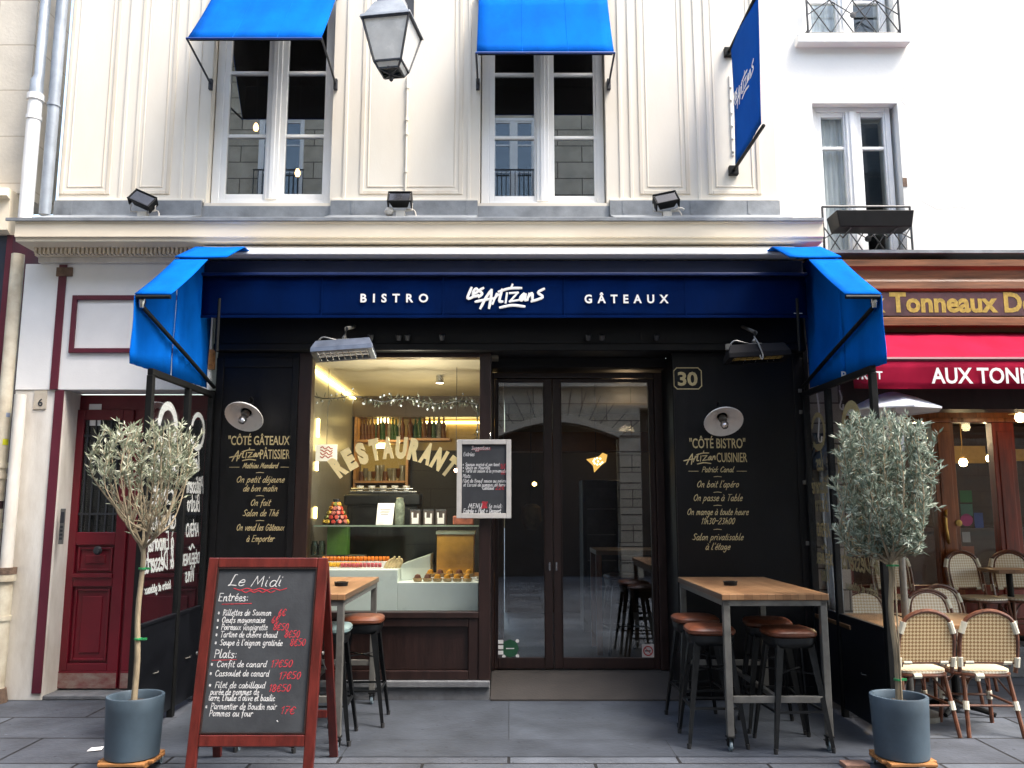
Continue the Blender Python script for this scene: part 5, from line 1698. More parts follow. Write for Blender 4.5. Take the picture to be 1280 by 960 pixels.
def stool(lab, pad):
    s = empty('bar_stool', lab, 'stool', (0, 0, 0), group='metal bar stools with padded seats')
    b = BM()
    n = 32
    def ring(r, z, p=4.5):
        out = []
        for k in range(n):
            a = 2 * math.pi * k / n
            c, q = math.cos(a), math.sin(a)
            rr = r / (abs(c) ** p + abs(q) ** p) ** (1 / p)
            out.append((rr * c, rr * q, z))
        return out
    rings = [ring(.163, .772), ring(.176, .785), ring(.176, .805), ring(.160, .822), ring(.11, .830), ring(.05, .827)]
    vr = [[b.verts.new(p) for p in r] for r in rings]
    for a, c in zip(vr, vr[1:]):
        for k in range(n): b.faces.new((a[k], a[(k + 1) % n], c[(k + 1) % n], c[k]))
    b.faces.new(vr[0][::-1]); b.faces.new(vr[-1])
    obj('seat_pad', b, pad, s, smooth=True)
    b = BM()
    vr = [[b.verts.new(p) for p in r] for r in (ring(.150, .70), ring(.162, .735), ring(.165, .768), ring(.15, .771))]
    for a, c in zip(vr, vr[1:]):
        for k in range(n): b.faces.new((a[k], a[(k + 1) % n], c[(k + 1) % n], c[k]))
    b.faces.new(vr[-1])
    obj('seat_frame', b, M['gunmetal'], s, smooth=True, solid=.003)
    for sx in (-1, 1):
        for sy in (-1, 1):
            b = BM()
            T, B_ = Vector((sx * .128, sy * .128, .765)), Vector((sx * .213, sy * .213, .02))
            ring_ = []
            for t, wd in ((0, .052), (.15, .046), (.6, .032), (1, .022)):
                p = T.lerp(B_, t)
                ux, uy = Vector((-sx, 0, 0)), Vector((0, -sy, 0))
                ring_.append([p + Vector((sx, sy, 0)) * .004, p + ux * wd, p + ux * wd * .9 + uy * .010, p + ux * .012 + uy * .012, p + uy * wd * .9 + ux * .010, p + uy * wd])
            for q in range(3):
                hexa(b, ring_[q], ring_[q + 1]) if q == -1 else None
            vr = [[b.verts.new(p) for p in r] for r in ring_]
            for a, c in zip(vr, vr[1:]):
                for k in range(6): b.faces.new((a[k], a[(k + 1) % 6], c[(k + 1) % 6], c[k]))
            b.faces.new(vr[0]); b.faces.new(vr[-1])
            lg = obj('leg', b, M['gunmetal'], s)
            b = BM()
            p = B_
            tube(b, [p + Vector((-sx * .008, -sy * .008, .018)), p + Vector((-sx * .006, -sy * .006, -.02))], [.017, .014], 8)
            obj('foot', b, M['rubber'], lg)
    b = BM()
    r = .176
    z = .27
    c4 = [(-r, -r, z), (r, -r, z), (r, r, z), (-r, r, z)]
    for a, c in zip(c4, c4[1:] + c4[:1]):
        tube(b, [a, c], .011, 4, rot=R(45))
    obj('footrest', b, M['gunmetal'], s)
    b = BM(); tube(b, [(-.15, -.15, .52), (.15, .15, .52)], .006, 5); tube(b, [(.15, -.15, .52), (-.15, .15, .52)], .006, 5)
    obj('cross_brace', b, M['gunmetal'], s)
    return s


s1 = stool('tan bar stool by the table below number 30, doorway side, nearest the kerb', M['leather'])
for (x, y, rz, lab) in ((1.515, -.735, 3, 'tan bar stool closest to the glass entrance doors'), (2.04, -1.44, 4, 'tan bar stool whose front leg stands nearest the kerb, beside the glass screen'), (2.04, -.94, -5, 'tan bar stool tucked behind another stool beside the glass screen'),
                        (-1.19, -.76, 2, 'tan bar stool under the cake window behind the grey-green stool'), (-1.69, -1.42, -3, 'bar stool almost wholly hidden behind the red-framed menu board')):
    copy_tree(s1, (x, y, 0), R(rz), lab)
s1.location = (1.49, -1.33, 0)
s1.rotation_euler = (0, 0, R(-2))
s2 = stool('grey-green bar stool showing just beside the menu board', M['teal'])
s2.location = (-1.36, -1.27, 0)
s2.rotation_euler = (0, 0, R(3))

for x, y, lab in ((1.76, -.95, 'small round dark ashtray on the high table below number 30'), (-1.32, -1.00, 'small round dark ashtray on the high table behind the menu board')):
    e = empty('ashtray', lab, 'ashtray', (x, y, 1.08), group='ashtrays on the high tables')
    b = BM(); lathe(b, [(0, 1.081), (.05, 1.081), (.055, 1.11), (.045, 1.112), (.042, 1.092), (0, 1.090)], (x, y, 0), 20)
    obj('bowl', b, M['blackmetal'], e, smooth=True)
    b = BM(); box(b, x - .056, x - .04, y - .006, y + .006, 1.108, 1.114); box(b, x + .04, x + .056, y - .006, y + .006, 1.108, 1.114)
    obj('rest', b, M['rawsteel'], e)

# ================================================================== STANDING MENU BOARD
mb = empty('menu_board', 'standing chalkboard in a red-brown wooden frame with the lunch menu', 'menu board', (-1.72, -2.05, 0))
ang = R(11)
W2, HB = .395, 1.385
base = Vector((-1.60, -2.33, 0))
fnB = lambda u, v, d=0.0: base + Vector((u, v * math.sin(ang) - d * math.cos(ang), v * math.cos(ang) + d * math.sin(ang)))


def slab(b, u0, u1, v0, v1, d0, d1):
    hexa(b, [fnB(u0, v0, d0), fnB(u1, v0, d0), fnB(u1, v1, d0), fnB(u0, v1, d0)], [fnB(u0, v0, d1), fnB(u1, v0, d1), fnB(u1, v1, d1), fnB(u0, v1, d1)])


for s in (-1, 1):
    b = BM(); slab(b, s * W2 - (.065 if s > 0 else 0), s * W2 + (.065 if s < 0 else 0), 0.0, HB, -.018, .018)
    obj('leg', b, M['mahog'], mb, bevel=.006)
for v0, v1 in ((HB - .065, HB), (.225, .295)):
    b = BM(); slab(b, -W2 + .066, W2 - .066, v0, v1, -.018, .018)
    obj('rail', b, M['mahog'], mb, bevel=.006)
b = BM()
for (u0, u1, v0, v1) in ((-W2 + .066, -W2 + .074, .30, HB - .066), (W2 - .074, W2 - .066, .30, HB - .066), (-W2 + .074, W2 - .074, .30, .308), (-W2 + .074, W2 - .074, HB - .074, HB - .066)):
    slab(b, u0, u1, v0, v1, .004, .0165)
obj('beading', b, M['brownwood'], mb)
b = BM(); slab(b, -W2 + .064, W2 - .064, .293, HB - .063, -.012, .004)
sl = obj('slate', b, M['slate'], mb)
for s in (-1, 1):                                                   # rear trestle
    b = BM()
    p, q = fnB(s * (W2 - .03), HB - .03, -.03), base + Vector((s * (W2 + .005), .62, 0))
    hexa(b, [p + Vector((-.028, -.012, 0)), p + Vector((.028, -.012, 0)), p + Vector((.028, .022, 0)), p + Vector((-.028, .022, 0))], [q + Vector((-.028, -.015, 0)), q + Vector((.028, -.015, 0)), q + Vector((.028, .02, 0)), q + Vector((-.028, .02, 0))])
    obj('rear_leg', b, M['mahog'], mb, bevel=.004)
b = BM()
q1, q2 = base + Vector((-W2, .51, .28)), base + Vector((W2, .53, .33))
box(b, q1.x + .03, q2.x - .03, q1.y, q2.y, q1.z, q2.z)
obj('rear_rail', b, M['mahog'], mb, bevel=.004)
b = BM()
for s in (-1, 1):
    c = fnB(s * (W2 + .004), .78, 0)
    lathe(b, [(0, .012), (.012, .01), (.012, 0)], c, 10, Matrix.Rotation(R(90 * s), 4, 'Y'))
    tube(b, [fnB(s * (W2 - .02), .78, -.02), base + Vector((s * (W2 - .02), .40, .62))], .004, 5)
obj('stay', b, M['rawsteel'], mb)
bw, br = BM(), BM()
U = lambda px: (px - 323) * .00505                                  # pixels of the board's face to metres
V = lambda py: .295 + (913 - py) * .00506
def line(t, px, py, wpx, xh=5.2, shear=.15, w=.0036, col=None, typ=False):
    t_b = BM()
    script(t_b, t, lambda u, v, d=0: fnB(u, v + u * -.006, .0045 + d), -.321 + (px - (270 - (py - 711) * .109)) * .0051, V(py), xh * .0046, w * .66, shear, 'l', wpx * .00505, jit=.06)
    obj('chalk_line' if col is None else 'red_chalk_price', t_b, M['chalk' if col is None else 'redchalk'], sl)
XS = lambda py: (913 - py) * .045                                   # the board leans away, so its left margin drifts on the photograph
line('Le Midi', 281, 734, 70, 8.5, .25, .0046)
for px0, px1, py in ((281, 350, 738), (292, 335, 741)): stroke(br, spline([(U(px0 + (px1 - px0) * i / 8), V(py + (1.2 if i % 2 else -1.2))) for i in range(9)]), lambda u, v, d=0: fnB(u, v, .0045 + d), .003)
line('Entrées:', 268, 753, 40, 6.2, .1, .0046)
stroke(br, [(U(268), V(757)), (U(306), V(756))], lambda u, v, d=0: fnB(u, v, .0045 + d), .003)
for t, py, w_, pr, pxp in (('* Rillettes de Saumon', 771, 74, '6€', 343), ('* Oeufs mayonnaise', 780, 66, '6€', 334), ('* Poireaux vinaigrette', 789, 70, '8€50', 336), ('* Tartine de chèvre chaud', 798, 84, '8€50', 350), ("* Soupe à l'oignon gratinée", 808, 92, '8€50', 357)):
    line(t, 267 - (py - 770) * .10, py, w_ * .95, 4.6)
    line(pr, pxp + 2, py, 5 * len(pr), 5.4, .2, .0042, 1)
line('Plats:', 263, 823, 30, 6.2, .1, .0046)
stroke(br, [(U(263), V(826)), (U(294), V(825))], lambda u, v, d=0: fnB(u, v, .0045 + d), .003)
for t, py, px, w_ in (('* Confit de canard', 834, 258, 72), ('* Cassoulet de canard', 845, 257, 76), ('* Filet de cabillaud', 859, 256, 72), ('  purée de pommes de', 867, 254, 66), ("  terre, l'huile d'olive et basilic", 874, 252, 88), ('* Parmentier de Boudin noir', 884, 252, 90), ('  Pommes au four', 892, 252, 60)):
    line(t, px, py, w_, 4.6)
for t, px, py, w_ in (('17€50', 334, 834, 28), ('17€50', 344, 848, 28), ('18€50', 331, 863, 28), ('17€', 345, 889, 19)):
    line(t, px, py, w_, 5.4, .2, .0042, 1)
for (px, py) in ((276, 700), (256, 908), (352, 897)): stroke(bw, [(U(px), V(py)), (U(px + 1), V(py + 1))], lambda u, v, d=0: fnB(u, v, .0045 + d), .004)
obj('chalk_dot', bw, M['chalk'], sl)
obj('red_chalk_underline', br, M['redchalk'], sl)

# hanging chalkboard on the window post
hb = empty('hanging_chalkboard', 'small chalkboard in a pale grey frame hung between shop window and door', 'chalkboard', (ax(605, 600, -.06), -.05, az(648, -.06)))
yb = -.06
bx0, bx1, bz0, bz1 = ax(571, 600, yb), ax(639, 600, yb), az(648, yb), az(549.5, yb)
b = BM()
t = .045
for c in ((bx0, bx0 + t, bz0, bz1), (bx1 - t, bx1, bz0, bz1), (bx0 + t, bx1 - t, bz0, bz0 + t), (bx0 + t, bx1 - t, bz1 - t, bz1)): box(b, c[0], c[1], yb - .015, yb + .02, c[2], c[3])
obj('frame', b, M['greywood'], hb, bevel=.004)
b = BM(); box(b, bx0 + t - .003, bx1 - t + .003, yb, yb + .012, bz0 + t - .003, bz1 - t + .003)
sl = obj('slate', b, M['slate'], hb)
b = BM(); tube(b, [((bx0 + bx1) / 2 + .06, yb + .005, bz1), ((bx0 + bx1) / 2 + .06, yb + .005, bz1 + .06), ((bx0 + bx1) / 2 + .06, yb + .05, bz1 + .07)], .004, 6)
obj('hook', b, M['chrome'], hb)
bw, br = BM(), BM()
f2 = lambda px, py: plane(ax(px, py, yb), az(py, yb), yb - .0005)
def l2(t, px, py, w_, xh=2.6, col=None, w=.0030):
    q = BM(); script(q, t, f2(px, py), 0, 0, xh * pxm * .9, w * .85, .2, 'l', w_ * pxm)
    obj('chalk_line' if col is None else 'red_chalk_price', q, M['chalk' if col is None else 'redchalk'], sl)
l2('Suggestions', 589, 562, 23, 3.0); l2('Suggestions', 589.4, 562.6, 24, 3.0, 1, .002)
l2('Entrées', 579, 570, 14, 3.0)
l2('* Saumon mariné et son toast', 578, 582.5, 46); l2('* Oeufs en Meurette', 578, 586.5, 34); l2('* Tarte de saison à la provençale', 578, 590.5, 54)
l2('Plats:', 578, 597, 11)
l2('Filet de Boeuf sauce au poivre', 578, 603, 54); l2('et Écrasé de pommes de terre', 579, 608, 52); l2('Cabillaud', 603, 612, 14)
l2('16€', 625, 586, 7, 4, 1); l2('8€', 626, 593, 6, 3, 1); l2('22€', 619, 612, 12, 3, 1)
l2('MENU', 585, 635, 17, 3.4, None, .0045); l2('20€', 602, 635, 7, 5, 1, .006); l2('le midi:', 611, 635, 17, 3.2)
l2('Entrée + Plat + Dessert', 579, 641, 46, 3.2, None, .0045)
bw.free(); br.free()

# ================================================================== POTS, DOLLIES, OLIVE TREES
def planter(x, y, lab, labd):
    d = empty('plant_dolly', labd, 'plant dolly', (x, y, 0), group='dollies under the planters')
    b = BM()
    for k in range(5):
        yy = -.155 + k * .068
        hw = .150 if k in (0, 4) else .178
        box(b, x - hw, x + hw, y + yy - .0 - .012, y + yy + .050, .062, .082)
    for s in (-1, 1): box(b, x + s * .12 - .03, x + s * .12 + .03, y - .15, y + .16, .044, .0615)
    obj('board', b, M['dolly'], d, bevel=.004)
    for sx in (-1, 1):
        for sy in (-1, 1):
            b = BM(); tube(b, [(x + sx * .135 - .009, y + sy * .13, .021), (x + sx * .135 + .009, y + sy * .13, .021)], .0205, 14); box(b, x + sx * .135 - .016, x + sx * .135 + .016, y + sy * .13 - .012, y + sy * .13 + .012, .026, .0435)
            obj('castor', b, M['castwheel'], d)
    p = empty('planter', lab, 'planter', (x, y, .083), group='planters either side of the terrace')
    b = BM()
    lathe(b, [(0, .0835), (.158, .0835), (.167, .09), (.178, .38), (.182, .462), (.179, .468), (.162, .468), (.158, .462), (.155, .40), (.0, .40)], (x, y, 0), 40)
    obj('shell', b, M['pot'], p, smooth=True)
    b = BM()
    lathe(b, [(.154, .404), (.1, .418), (0, .422)], (x, y, 0), 24)
    for v in b.verts: v.co.z += rnd.uniform(-.006, .008)
    obj('soil', b, M['soil'], p)


def olive(x, y, lab, zbr, ztop, rad, dense, leafm, seed, sparse_below):
    r = random.Random(seed)
    e = empty('olive_tree', lab, 'tree', (x, y, .44), group='standard olive trees')
    b = BM()
    tr = [(x, y, .40), (x + .005, y, .7), (x - .012, y + .004, 1.0), (x + .004, y, zbr - .12), (x, y, zbr)]
    tube(b, spline(tr, 4), [.021 - .0004 * i for i in range(17)], 10)
    tb = b
    bb = BM()
    twigs = []
    limbs = []
    ns = 46 if dense else 34
    for k in range(ns):
        a = 2 * math.pi * (k * .618) + r.uniform(-.2, .2)
        rr = rad * math.sqrt((k + .7) / ns) * r.uniform(.82, 1.05)
        top = ztop - r.uniform(0, .10) - (.10 * (rr / rad) ** 3 if dense else .05 * (rr / rad) ** 2)
        z0 = zbr + r.uniform(-.05, .22) * (1 if k > 4 else 0)
        if dense: mid = (rr * r.uniform(.75, 1.1), zbr + r.uniform(.08, .35))
        else: mid = (rr * r.uniform(.8, 1.0), zbr + .07 + .17 * (rr / rad) + r.uniform(-.03, .10))
        c, s = math.cos(a), math.sin(a)
        pts = [Vector((x, y, z0 if z0 < zbr + .01 else zbr)), Vector((x + mid[0] * (.5 if dense else .68) * c, y + mid[0] * (.5 if dense else .68) * s, zbr + (mid[1] - zbr) * (.42 if dense else .50))), Vector((x + mid[0] * c, y + mid[0] * s, mid[1])),
               Vector((x + rr * c + r.uniform(-.05, .05), y + rr * s + r.uniform(-.05, .05), (mid[1] + top) / 2 + r.uniform(-.05, .05))), Vector((x + rr * c * r.uniform(.8, 1.08), y + rr * s * r.uniform(.8, 1.08), top))]
        if k % 4 and not dense and limbs:
            src = min(limbs, key=lambda L: (L[-1] - pts[-1]).length)
            i0 = r.randrange(4, 9)
            pts = [src[i0], src[i0].lerp(pts[2], .6) + Vector((0, 0, .03)), *pts[3:]]
        if r.random() < .14 and not dense and k % 4 == 0: pts = pts[:3] + [pts[2] + Vector((c * .06, s * .06, .10))]
        sp = [Vector(p) for p in spline(pts, 5)]
        if k % 4 == 0: limbs.append(sp)
        th = [(.0095 if k % 4 == 0 else .006) * (1 - i / len(sp)) + .0018 for i in range(len(sp))]
        tube(bb, sp, th, 5)
        twigs.append(sp[4:])
        if r.random() < (.3 if dense else .2):                      # a long shoot leaving the outline
            p = sp[-3]
            aa = a + r.uniform(-.6, .6)
            e2 = p + Vector((math.cos(aa) * .10, math.sin(aa) * .10, r.uniform(.02, .10)))
            sh = [Vector(q2) for q2 in spline([p, (p + e2) / 2 + Vector((0, 0, .015)), e2], 4)]
            tube(bb, sh, .0018, 4)
            twigs.append(sh)
        for q in range(5 if dense else 4):                          # side shoots
            i = r.randrange(min(5, len(sp) - 3), max(6, len(sp) - 2))
            if i >= len(sp): continue
            p = sp[i]
            if dense and p.z < zbr + .1: continue
            aa = a + r.uniform(-1.8, 1.8)
            L = r.uniform(.08, .24)
            end = p + Vector((math.cos(aa) * L * .6, math.sin(aa) * L * .6, L * r.uniform(.35, 1.0)))
            if dense and r.random() < .3: end = p + Vector((math.cos(aa) * L * .7, math.sin(aa) * L * .7, -L * .3))
            d = Vector((end.x - x, end.y - y, 0))
            if d.length > rad * 1.1: end = Vector((x, y, end.z)) + d * (rad * 1.1 / d.length)
            end.z = min(end.z, ztop)
            sh = [Vector(q2) for q2 in spline([p, (p + end) / 2 + Vector((0, 0, .012)), end], 4)]
            tube(bb, sh, [.0034, .003, .0028, .0026, .0022, .002, .0018, .0016, .0014][:len(sh)], 4)
            twigs.append(sh)
    lf = BM()
    for tw in twigs:
        n_ = len(tw)
        L = sum((q - p).length for p, q in zip(tw, tw[1:]))
        cnt = int(L / (.0072 if dense else .0092))
        for _ in range(cnt):
            t = r.random() * (n_ - 1)
            i = min(int(t), n_ - 2)
            p = tw[i].lerp(tw[i + 1], t - i)
            if p.z < sparse_below and r.random() < (.93 if not dense else .85) * min(1, (sparse_below - p.z) / .10 + .25): continue
            d = (tw[i + 1] - tw[i]).normalized()
            dirv = (d * r.uniform(.25, 1.1) + Vector((r.uniform(-1, 1), r.uniform(-1, 1), r.uniform(-.5, .8))) * .75).normalized()
            ln, wd = r.uniform(.034, .066), r.uniform(.0048, .0085)
            s, tt = frame_of(dirv)
            th = r.uniform(0, 6.283)
            sd_ = s * math.cos(th) + tt * math.sin(th)
            nn = dirv.cross(sd_)
            p2 = p + dirv * ln
            m_ = p + dirv * ln * .45 + nn * .004
            vs = [lf.verts.new(v) for v in (p, m_ + sd_ * wd, p2, m_ - sd_ * wd)]
            lf.faces.new(vs)
    trunk = obj('trunk', tb, M['bark'], e, smooth=True)
    obj('branches', bb, M['bark'], trunk)
    cr = obj('crown', lf, leafm, e)
    b = BM()
    for z in ((1.28, .82) if not dense else (1.30, .56)): tube(b, [(x + .002, y, z), (x + .002, y, z + .012)], .026, 10); box(b, x + .02, x + .06, y - .004, y + .004, z - .002, z + .012)
    obj('tie', b, M['tie'], e)
    if dense:
        b = BM(); tube(b, [(x + .012, y - .022, .43), (x + .018, y - .02, 1.3)], .006, 6)
        obj('cane', b, M['bark'], e)


planter(-2.465, -1.99, 'slate blue round planter on the pavement by the red street door', 'orange wooden dolly under the planter by the red street door')
planter(2.575, -1.99, 'slate blue round planter on the pavement beside the cane chairs', 'orange wooden dolly under the planter beside the cane chairs')
olive(-2.475, -1.99, 'olive tree with bare lower branches in front of the red street door', 1.42, 2.30, .335, False, M['leaf'], 5, 1.86)
olive(2.575, -1.99, 'bushy olive tree with a full crown beside the cane chairs', 1.33, 2.37, .325, True, M['leafcool'], 9, 1.42)
b = BM(); box(b, 2.20, 2.36, -2.00, -1.88, .001, .03)
tag(obj('wooden_chock', b, mat('pinkish_wood', (.30, .17, .12), .7, .2, 12), bevel=.004), 'small wooden offcut lying on the ground against the dolly by the cane chairs', 'wood block')
b = BM()
vs = []
gx, gy = -2.72 - .0, -1.62
for p in ((-3.03, -1.64, .004), (-2.93, -1.60, .006), (-2.90, -1.56, .02), (-2.99, -1.57, .012)): pass
poly(b, [(-2.53 - .42, -1.60, .006), (-2.53 - .33, -1.58, .010), (-2.53 - .325, -1.55, .024), (-2.53 - .41, -1.56, .018)])
tag(obj('paper_scrap', b, M['lettering'], solid=.002), 'crumpled white paper scrap on the slabs near the planter by the red door', 'litter')

# ================================================================== CANE CHAIRS AND THEIR TABLES
def cane_chair(lab, wv):
    c = empty('cane_chair', lab, 'chair', (0, 0, 0), group='cane bistro chairs on the neighbouring terrace')
    # local frame: the sitter faces +y, the back stands at y = -.20
    arch = [Vector((-.205, -.18, .46)), Vector((-.212, -.215, .62)), Vector((-.205, -.24, .75)), Vector((-.165, -.256, .855)), Vector((-.085, -.264, .905)), Vector((0, -.266, .92))]
    arch = arch + [Vector((-p.x, p.y, p.z)) for p in arch[-2::-1]]
    A = [Vector(p) for p in spline(arch, 4)]
    b = BM(); tube(b, A, .0165, 8)
    inn = [Vector((p.x * .82, p.y + .006, .50 + (p.z - .46) * .87)) for p in A]
    tube(b, inn, .008, 6)
    tube(b, [Vector((-.205, -.20, .535)), Vector((.205, -.20, .535))], .012, 8)
    obj('back_frame', b, M['rattan'], c, smooth=True)
    b = BM()
    top = [p + Vector((0, 0, -.008)) for p in A if p.z > .545]
    cols = []
    for p in top:
        y0 = -.205
        cols.append([b.verts.new((p.x * .97, y0 + (p.y - y0) * t, .54 + (p.z - .54) * t)) for t in (0, .35, .7, 1)])
    for a, q in zip(cols, cols[1:]):
        for k in range(3): b.faces.new((a[k], q[k], q[k + 1], a[k + 1]))
    obj('backrest', b, wv, c, solid=.010)
    b = BM()
    n = 28
    def sr(f, z): return [(f * .215 * math.copysign(abs(math.cos(2 * math.pi * k / n)) ** .75, math.cos(2 * math.pi * k / n)), .015 + f * .21 * math.copysign(abs(math.sin(2 * math.pi * k / n)) ** .75, math.sin(2 * math.pi * k / n)), z) for k in range(n)]
    vr = [[b.verts.new(p) for p in sr(f, z)] for f, z in ((.93, .445), (1, .452), (1, .468), (.9, .474), (.5, .470))]
    for a, q in zip(vr, vr[1:]):
        for k in range(n): b.faces.new((a[k], a[(k + 1) % n], q[(k + 1) % n], q[k]))
    b.faces.new(vr[-1]); b.faces.new(vr[0])
    obj('seat', b, M['canepale'], c, smooth=True)
    b = BM(); tube(b, [Vector(p) for p in sr(1.0, .435)] + [Vector(sr(1.0, .435)[0])], .013, 8, cap=False)
    obj('seat_ring', b, M['rattan'], c, smooth=True)
    ends = []
    for sx in (-1, 1):
        for sy in (-1, 1):
            t_, f_ = Vector((sx * .165, .015 + sy * .16, .44)), Vector((sx * .20, sy * .215 + (-.03 if sy < 0 else .01), .0))
            b = BM(); tube(b, [t_, f_], .0165, 8)
            lg = obj('leg', b, M['rattan'], c, smooth=True)
            k1 = t_.lerp(f_, .50)
            b = BM(); tube(b, [t_.lerp(f_, .43), t_.lerp(f_, .57)], .023, 8)
            obj('binding', b, M['binding'], lg, smooth=True)
            ends.append((t_, f_, k1))
    b = BM()
    (a, q) = (ends[0], ends[2])
    tube(b, [ends[0][2], ends[2][2]], .010, 6); tube(b, [ends[1][2], ends[3][2]], .010, 6); tube(b, [ends[0][2], ends[1][2]], .010, 6); tube(b, [ends[2][2], ends[3][2]], .010, 6)
    for t_, f_, k1 in ends:
        tube(b, spline([t_.lerp(f_, .38), Vector((t_.x * .72, (t_.y - .015) * .8 + .015, .375)), Vector((t_.x * .45, (t_.y - .015) * .9 + .015, .43))], 4), .008, 6)
    obj('stretcher', b, M['rattan'], c, smooth=True)
    for p, q, rr in [(Vector((t * .207, -.20, .505)), Vector((t * .210, -.212, .575)), .023) for t in (-1, 1)] + [(Vector((t * .202, -.245, .755)), Vector((t * .175, -.254, .84)), .023) for t in (-1, 1)] + [(Vector((t * .11, -.20, .535)), Vector((t * .17, -.20, .535)), .017) for t in (-1, 1)] + [(Vector((-.10, -.2, .435)), Vector((-.04, -.2, .435)), .019)]:
        b = BM(); tube(b, [p, q], rr, 8)
        obj('binding', b, M['binding'], c, smooth=True)
    return c


ch = cane_chair('cane chair with its woven back to the street, nearest the planter', M['cane'])
pale = None
for (x, y, z, rz, lab) in ((3.63, -1.00, 0, -3, 'cane chair with its woven back to the street, farther from the planter'),
                           (3.93, .08, 0, 178, 'cane chair facing the street across the table behind the olive tree trunk'),
                           (4.32, .56, .0, 184, 'cane chair facing the street, mostly hidden behind the chair farther from the planter'),
                           (2.98, .62, 0, 184, 'cane chair behind the glass screen, tight against the stone pier'),
                           (3.31, .06, 0, 176, 'cane chair facing the street behind the glass, second from the stone pier'),
                           (3.26, 1.26, .30, 182, 'cane chair on the raised step, seen through the glass by the stone pier'),
                           (4.12, 1.26, .30, 178, 'cane chair on the raised step just right of the olive tree trunk'),
                           (4.92, 1.20, .30, 190, 'cane chair on the raised step beside the small wooden table by the door'),
                           (5.36, 1.20, .30, 172, 'cane chair on the raised step, half cut off by the picture edge')):
    if abs(rz) < 90: copy_tree(ch, (x, y, z), R(rz), lab)
    elif pale is None:
        pale = cane_chair(lab, M['canepale'])
        pale.location = (x, y, z)
        pale.rotation_euler = (0, 0, R(rz))
    else: copy_tree(pale, (x, y, z), R(rz), lab)
ch.location = (3.14, -1.00, 0)
ch.rotation_euler = (0, 0, R(2))


def cafe_table(x, y, w, d, z0, h, lab):
    e = empty('cafe_table', lab, 'table', (x, y, z0), group='small wooden tables of the neighbouring terrace')
    b = BM(); box(b, x - w / 2, x + w / 2, y - d / 2, y + d / 2, z0 + h - .035, z0 + h)
    obj('tabletop', b, M['oak'], e, bevel=.006)
    b = BM(); tube(b, [(x, y, z0 + .09), (x, y, z0 + h - .036)], .032, 12)
    obj('column', b, M['blackmetal'], e)
    b = BM()
    lathe(b, [(.07, z0 + .05), (.05, z0 + .085), (.034, z0 + .12)], (x, y, 0), 12, closed=True)
    for k in range(4):
        a = R(45 + 90 * k)
        tube(b, [(x, y, z0 + .07), (x + math.cos(a) * .16, y + math.sin(a) * .16, z0 + .05), (x + math.cos(a) * .29, y + math.sin(a) * .29, z0 + .018)], [.03, .026, .018], 8)
    obj('base', b, M['blackmetal'], e, smooth=True)


cafe_table(3.06, -.45, .66, .78, 0, .755, 'wooden cafe table seen through the glass screen')
cafe_table(3.76, -.42, .66, .78, 0, .755, 'wooden cafe table on a black cast foot between the cane chairs')
cafe_table(5.22, 1.18, .45, .4, .30, .755, 'small wooden table on the raised step by the wooden door')

# white-topped heater standing behind the olive tree
hx, hy = 3.285, -.62
e = empty('standing_heater', 'tall heater with a wide white reflector rising above the bushy olive tree', 'heater', (hx, hy, 0))
zt = az(515, hy)
b = BM(); lathe(b, [(.40, zt), (.402, zt + .012), (.20, zt + .11), (.05, zt + .165), (0, zt + .17)], (hx, hy, 0), 8)
obj('reflector', b, M['heatwhite'], e, solid=.004)
b = BM(); tube(b, [(hx, hy, .10), (hx, hy, zt - .35)], .028, 12); lathe(b, [(0, 0.001), (.22, .001), (.22, .04), (.05, .10), (0, .11)], (hx, hy, 0), 20)
obj('pole', b, M['rawsteel'], e, smooth=True)
b = BM(); lathe(b, [(.06, zt - .36), (.10, zt - .30), (.10, zt - .05), (.03, zt + .0), (.03, zt + .1)], (hx, hy, 0), 16)
obj('burner', b, M['chrome'], e, smooth=True)

# cables dangling behind the right screen, and things hung on the pier
b = BM()
for (px, q0, q1) in ((1021, 486, 548), (1033, 496, 520), (1050, 488, 508)):
    x = ax(px, 500, -.05)
    z0, z1 = az(q0, -.05), az(q1, -.05)
    tube(b, spline([(x, -.05, z0), (x + .012, -.06, (z0 + z1) / 2), (x - .005, -.05, z1), (x + .02, -.05, z1 - .03), (x + .028, -.05, z1 + .02)], 4), .007, 6)
tag(obj('hanging_cable', b, M['lettering']), 'white cables dangling where the shopfront meets the stone pier', 'cable')
e = empty('wall_torch_bracket', 'short wooden peg rail with a dark cloth hung on the stone pier', 'peg', (3.0, .0, 2.3))
x0, z0 = at(1012, 563, -.0)
b = BM(); tube(b, [(x0 + .0, .0, z0), (x0 + .22, -.01, z0 + .005)], .014, 8)
obj('peg', b, M['dolly'], e)
b = BM()
vs = [[b.verts.new((x0 + .02 + .14 * i / 6 + .02 * math.sin(j), -.02 - .03 * math.sin(i * 1.1 + j), z0 + .16 - .34 * j / 6)) for j in range(7)] for i in range(7)]
for a, c in zip(vs, vs[1:]):
    for j in range(6): b.faces.new((a[j], a[j + 1], c[j + 1], c[j]))
obj('cloth', b, M['navyfront'], e, smooth=True, solid=.02)
b = BM()
vs = [[b.verts.new((2.86 + .14 * i / 8 + .03 * j / 8, .02 - .02 * math.sin(i * 1.6 + j * .4), 2.05 - 1.3 * j / 8)) for j in range(9)] for i in range(9)]
for a, c in zip(vs, vs[1:]):
    for j in range(8): b.faces.new((a[j], a[j + 1], c[j + 1], c[j]))
tag(obj('grey_drape', b, mat('pale_drape', (.34, .38, .42), .6, .2, 4), smooth=True, solid=.008), 'pale grey cloth hanging against the stone pier', 'cloth')

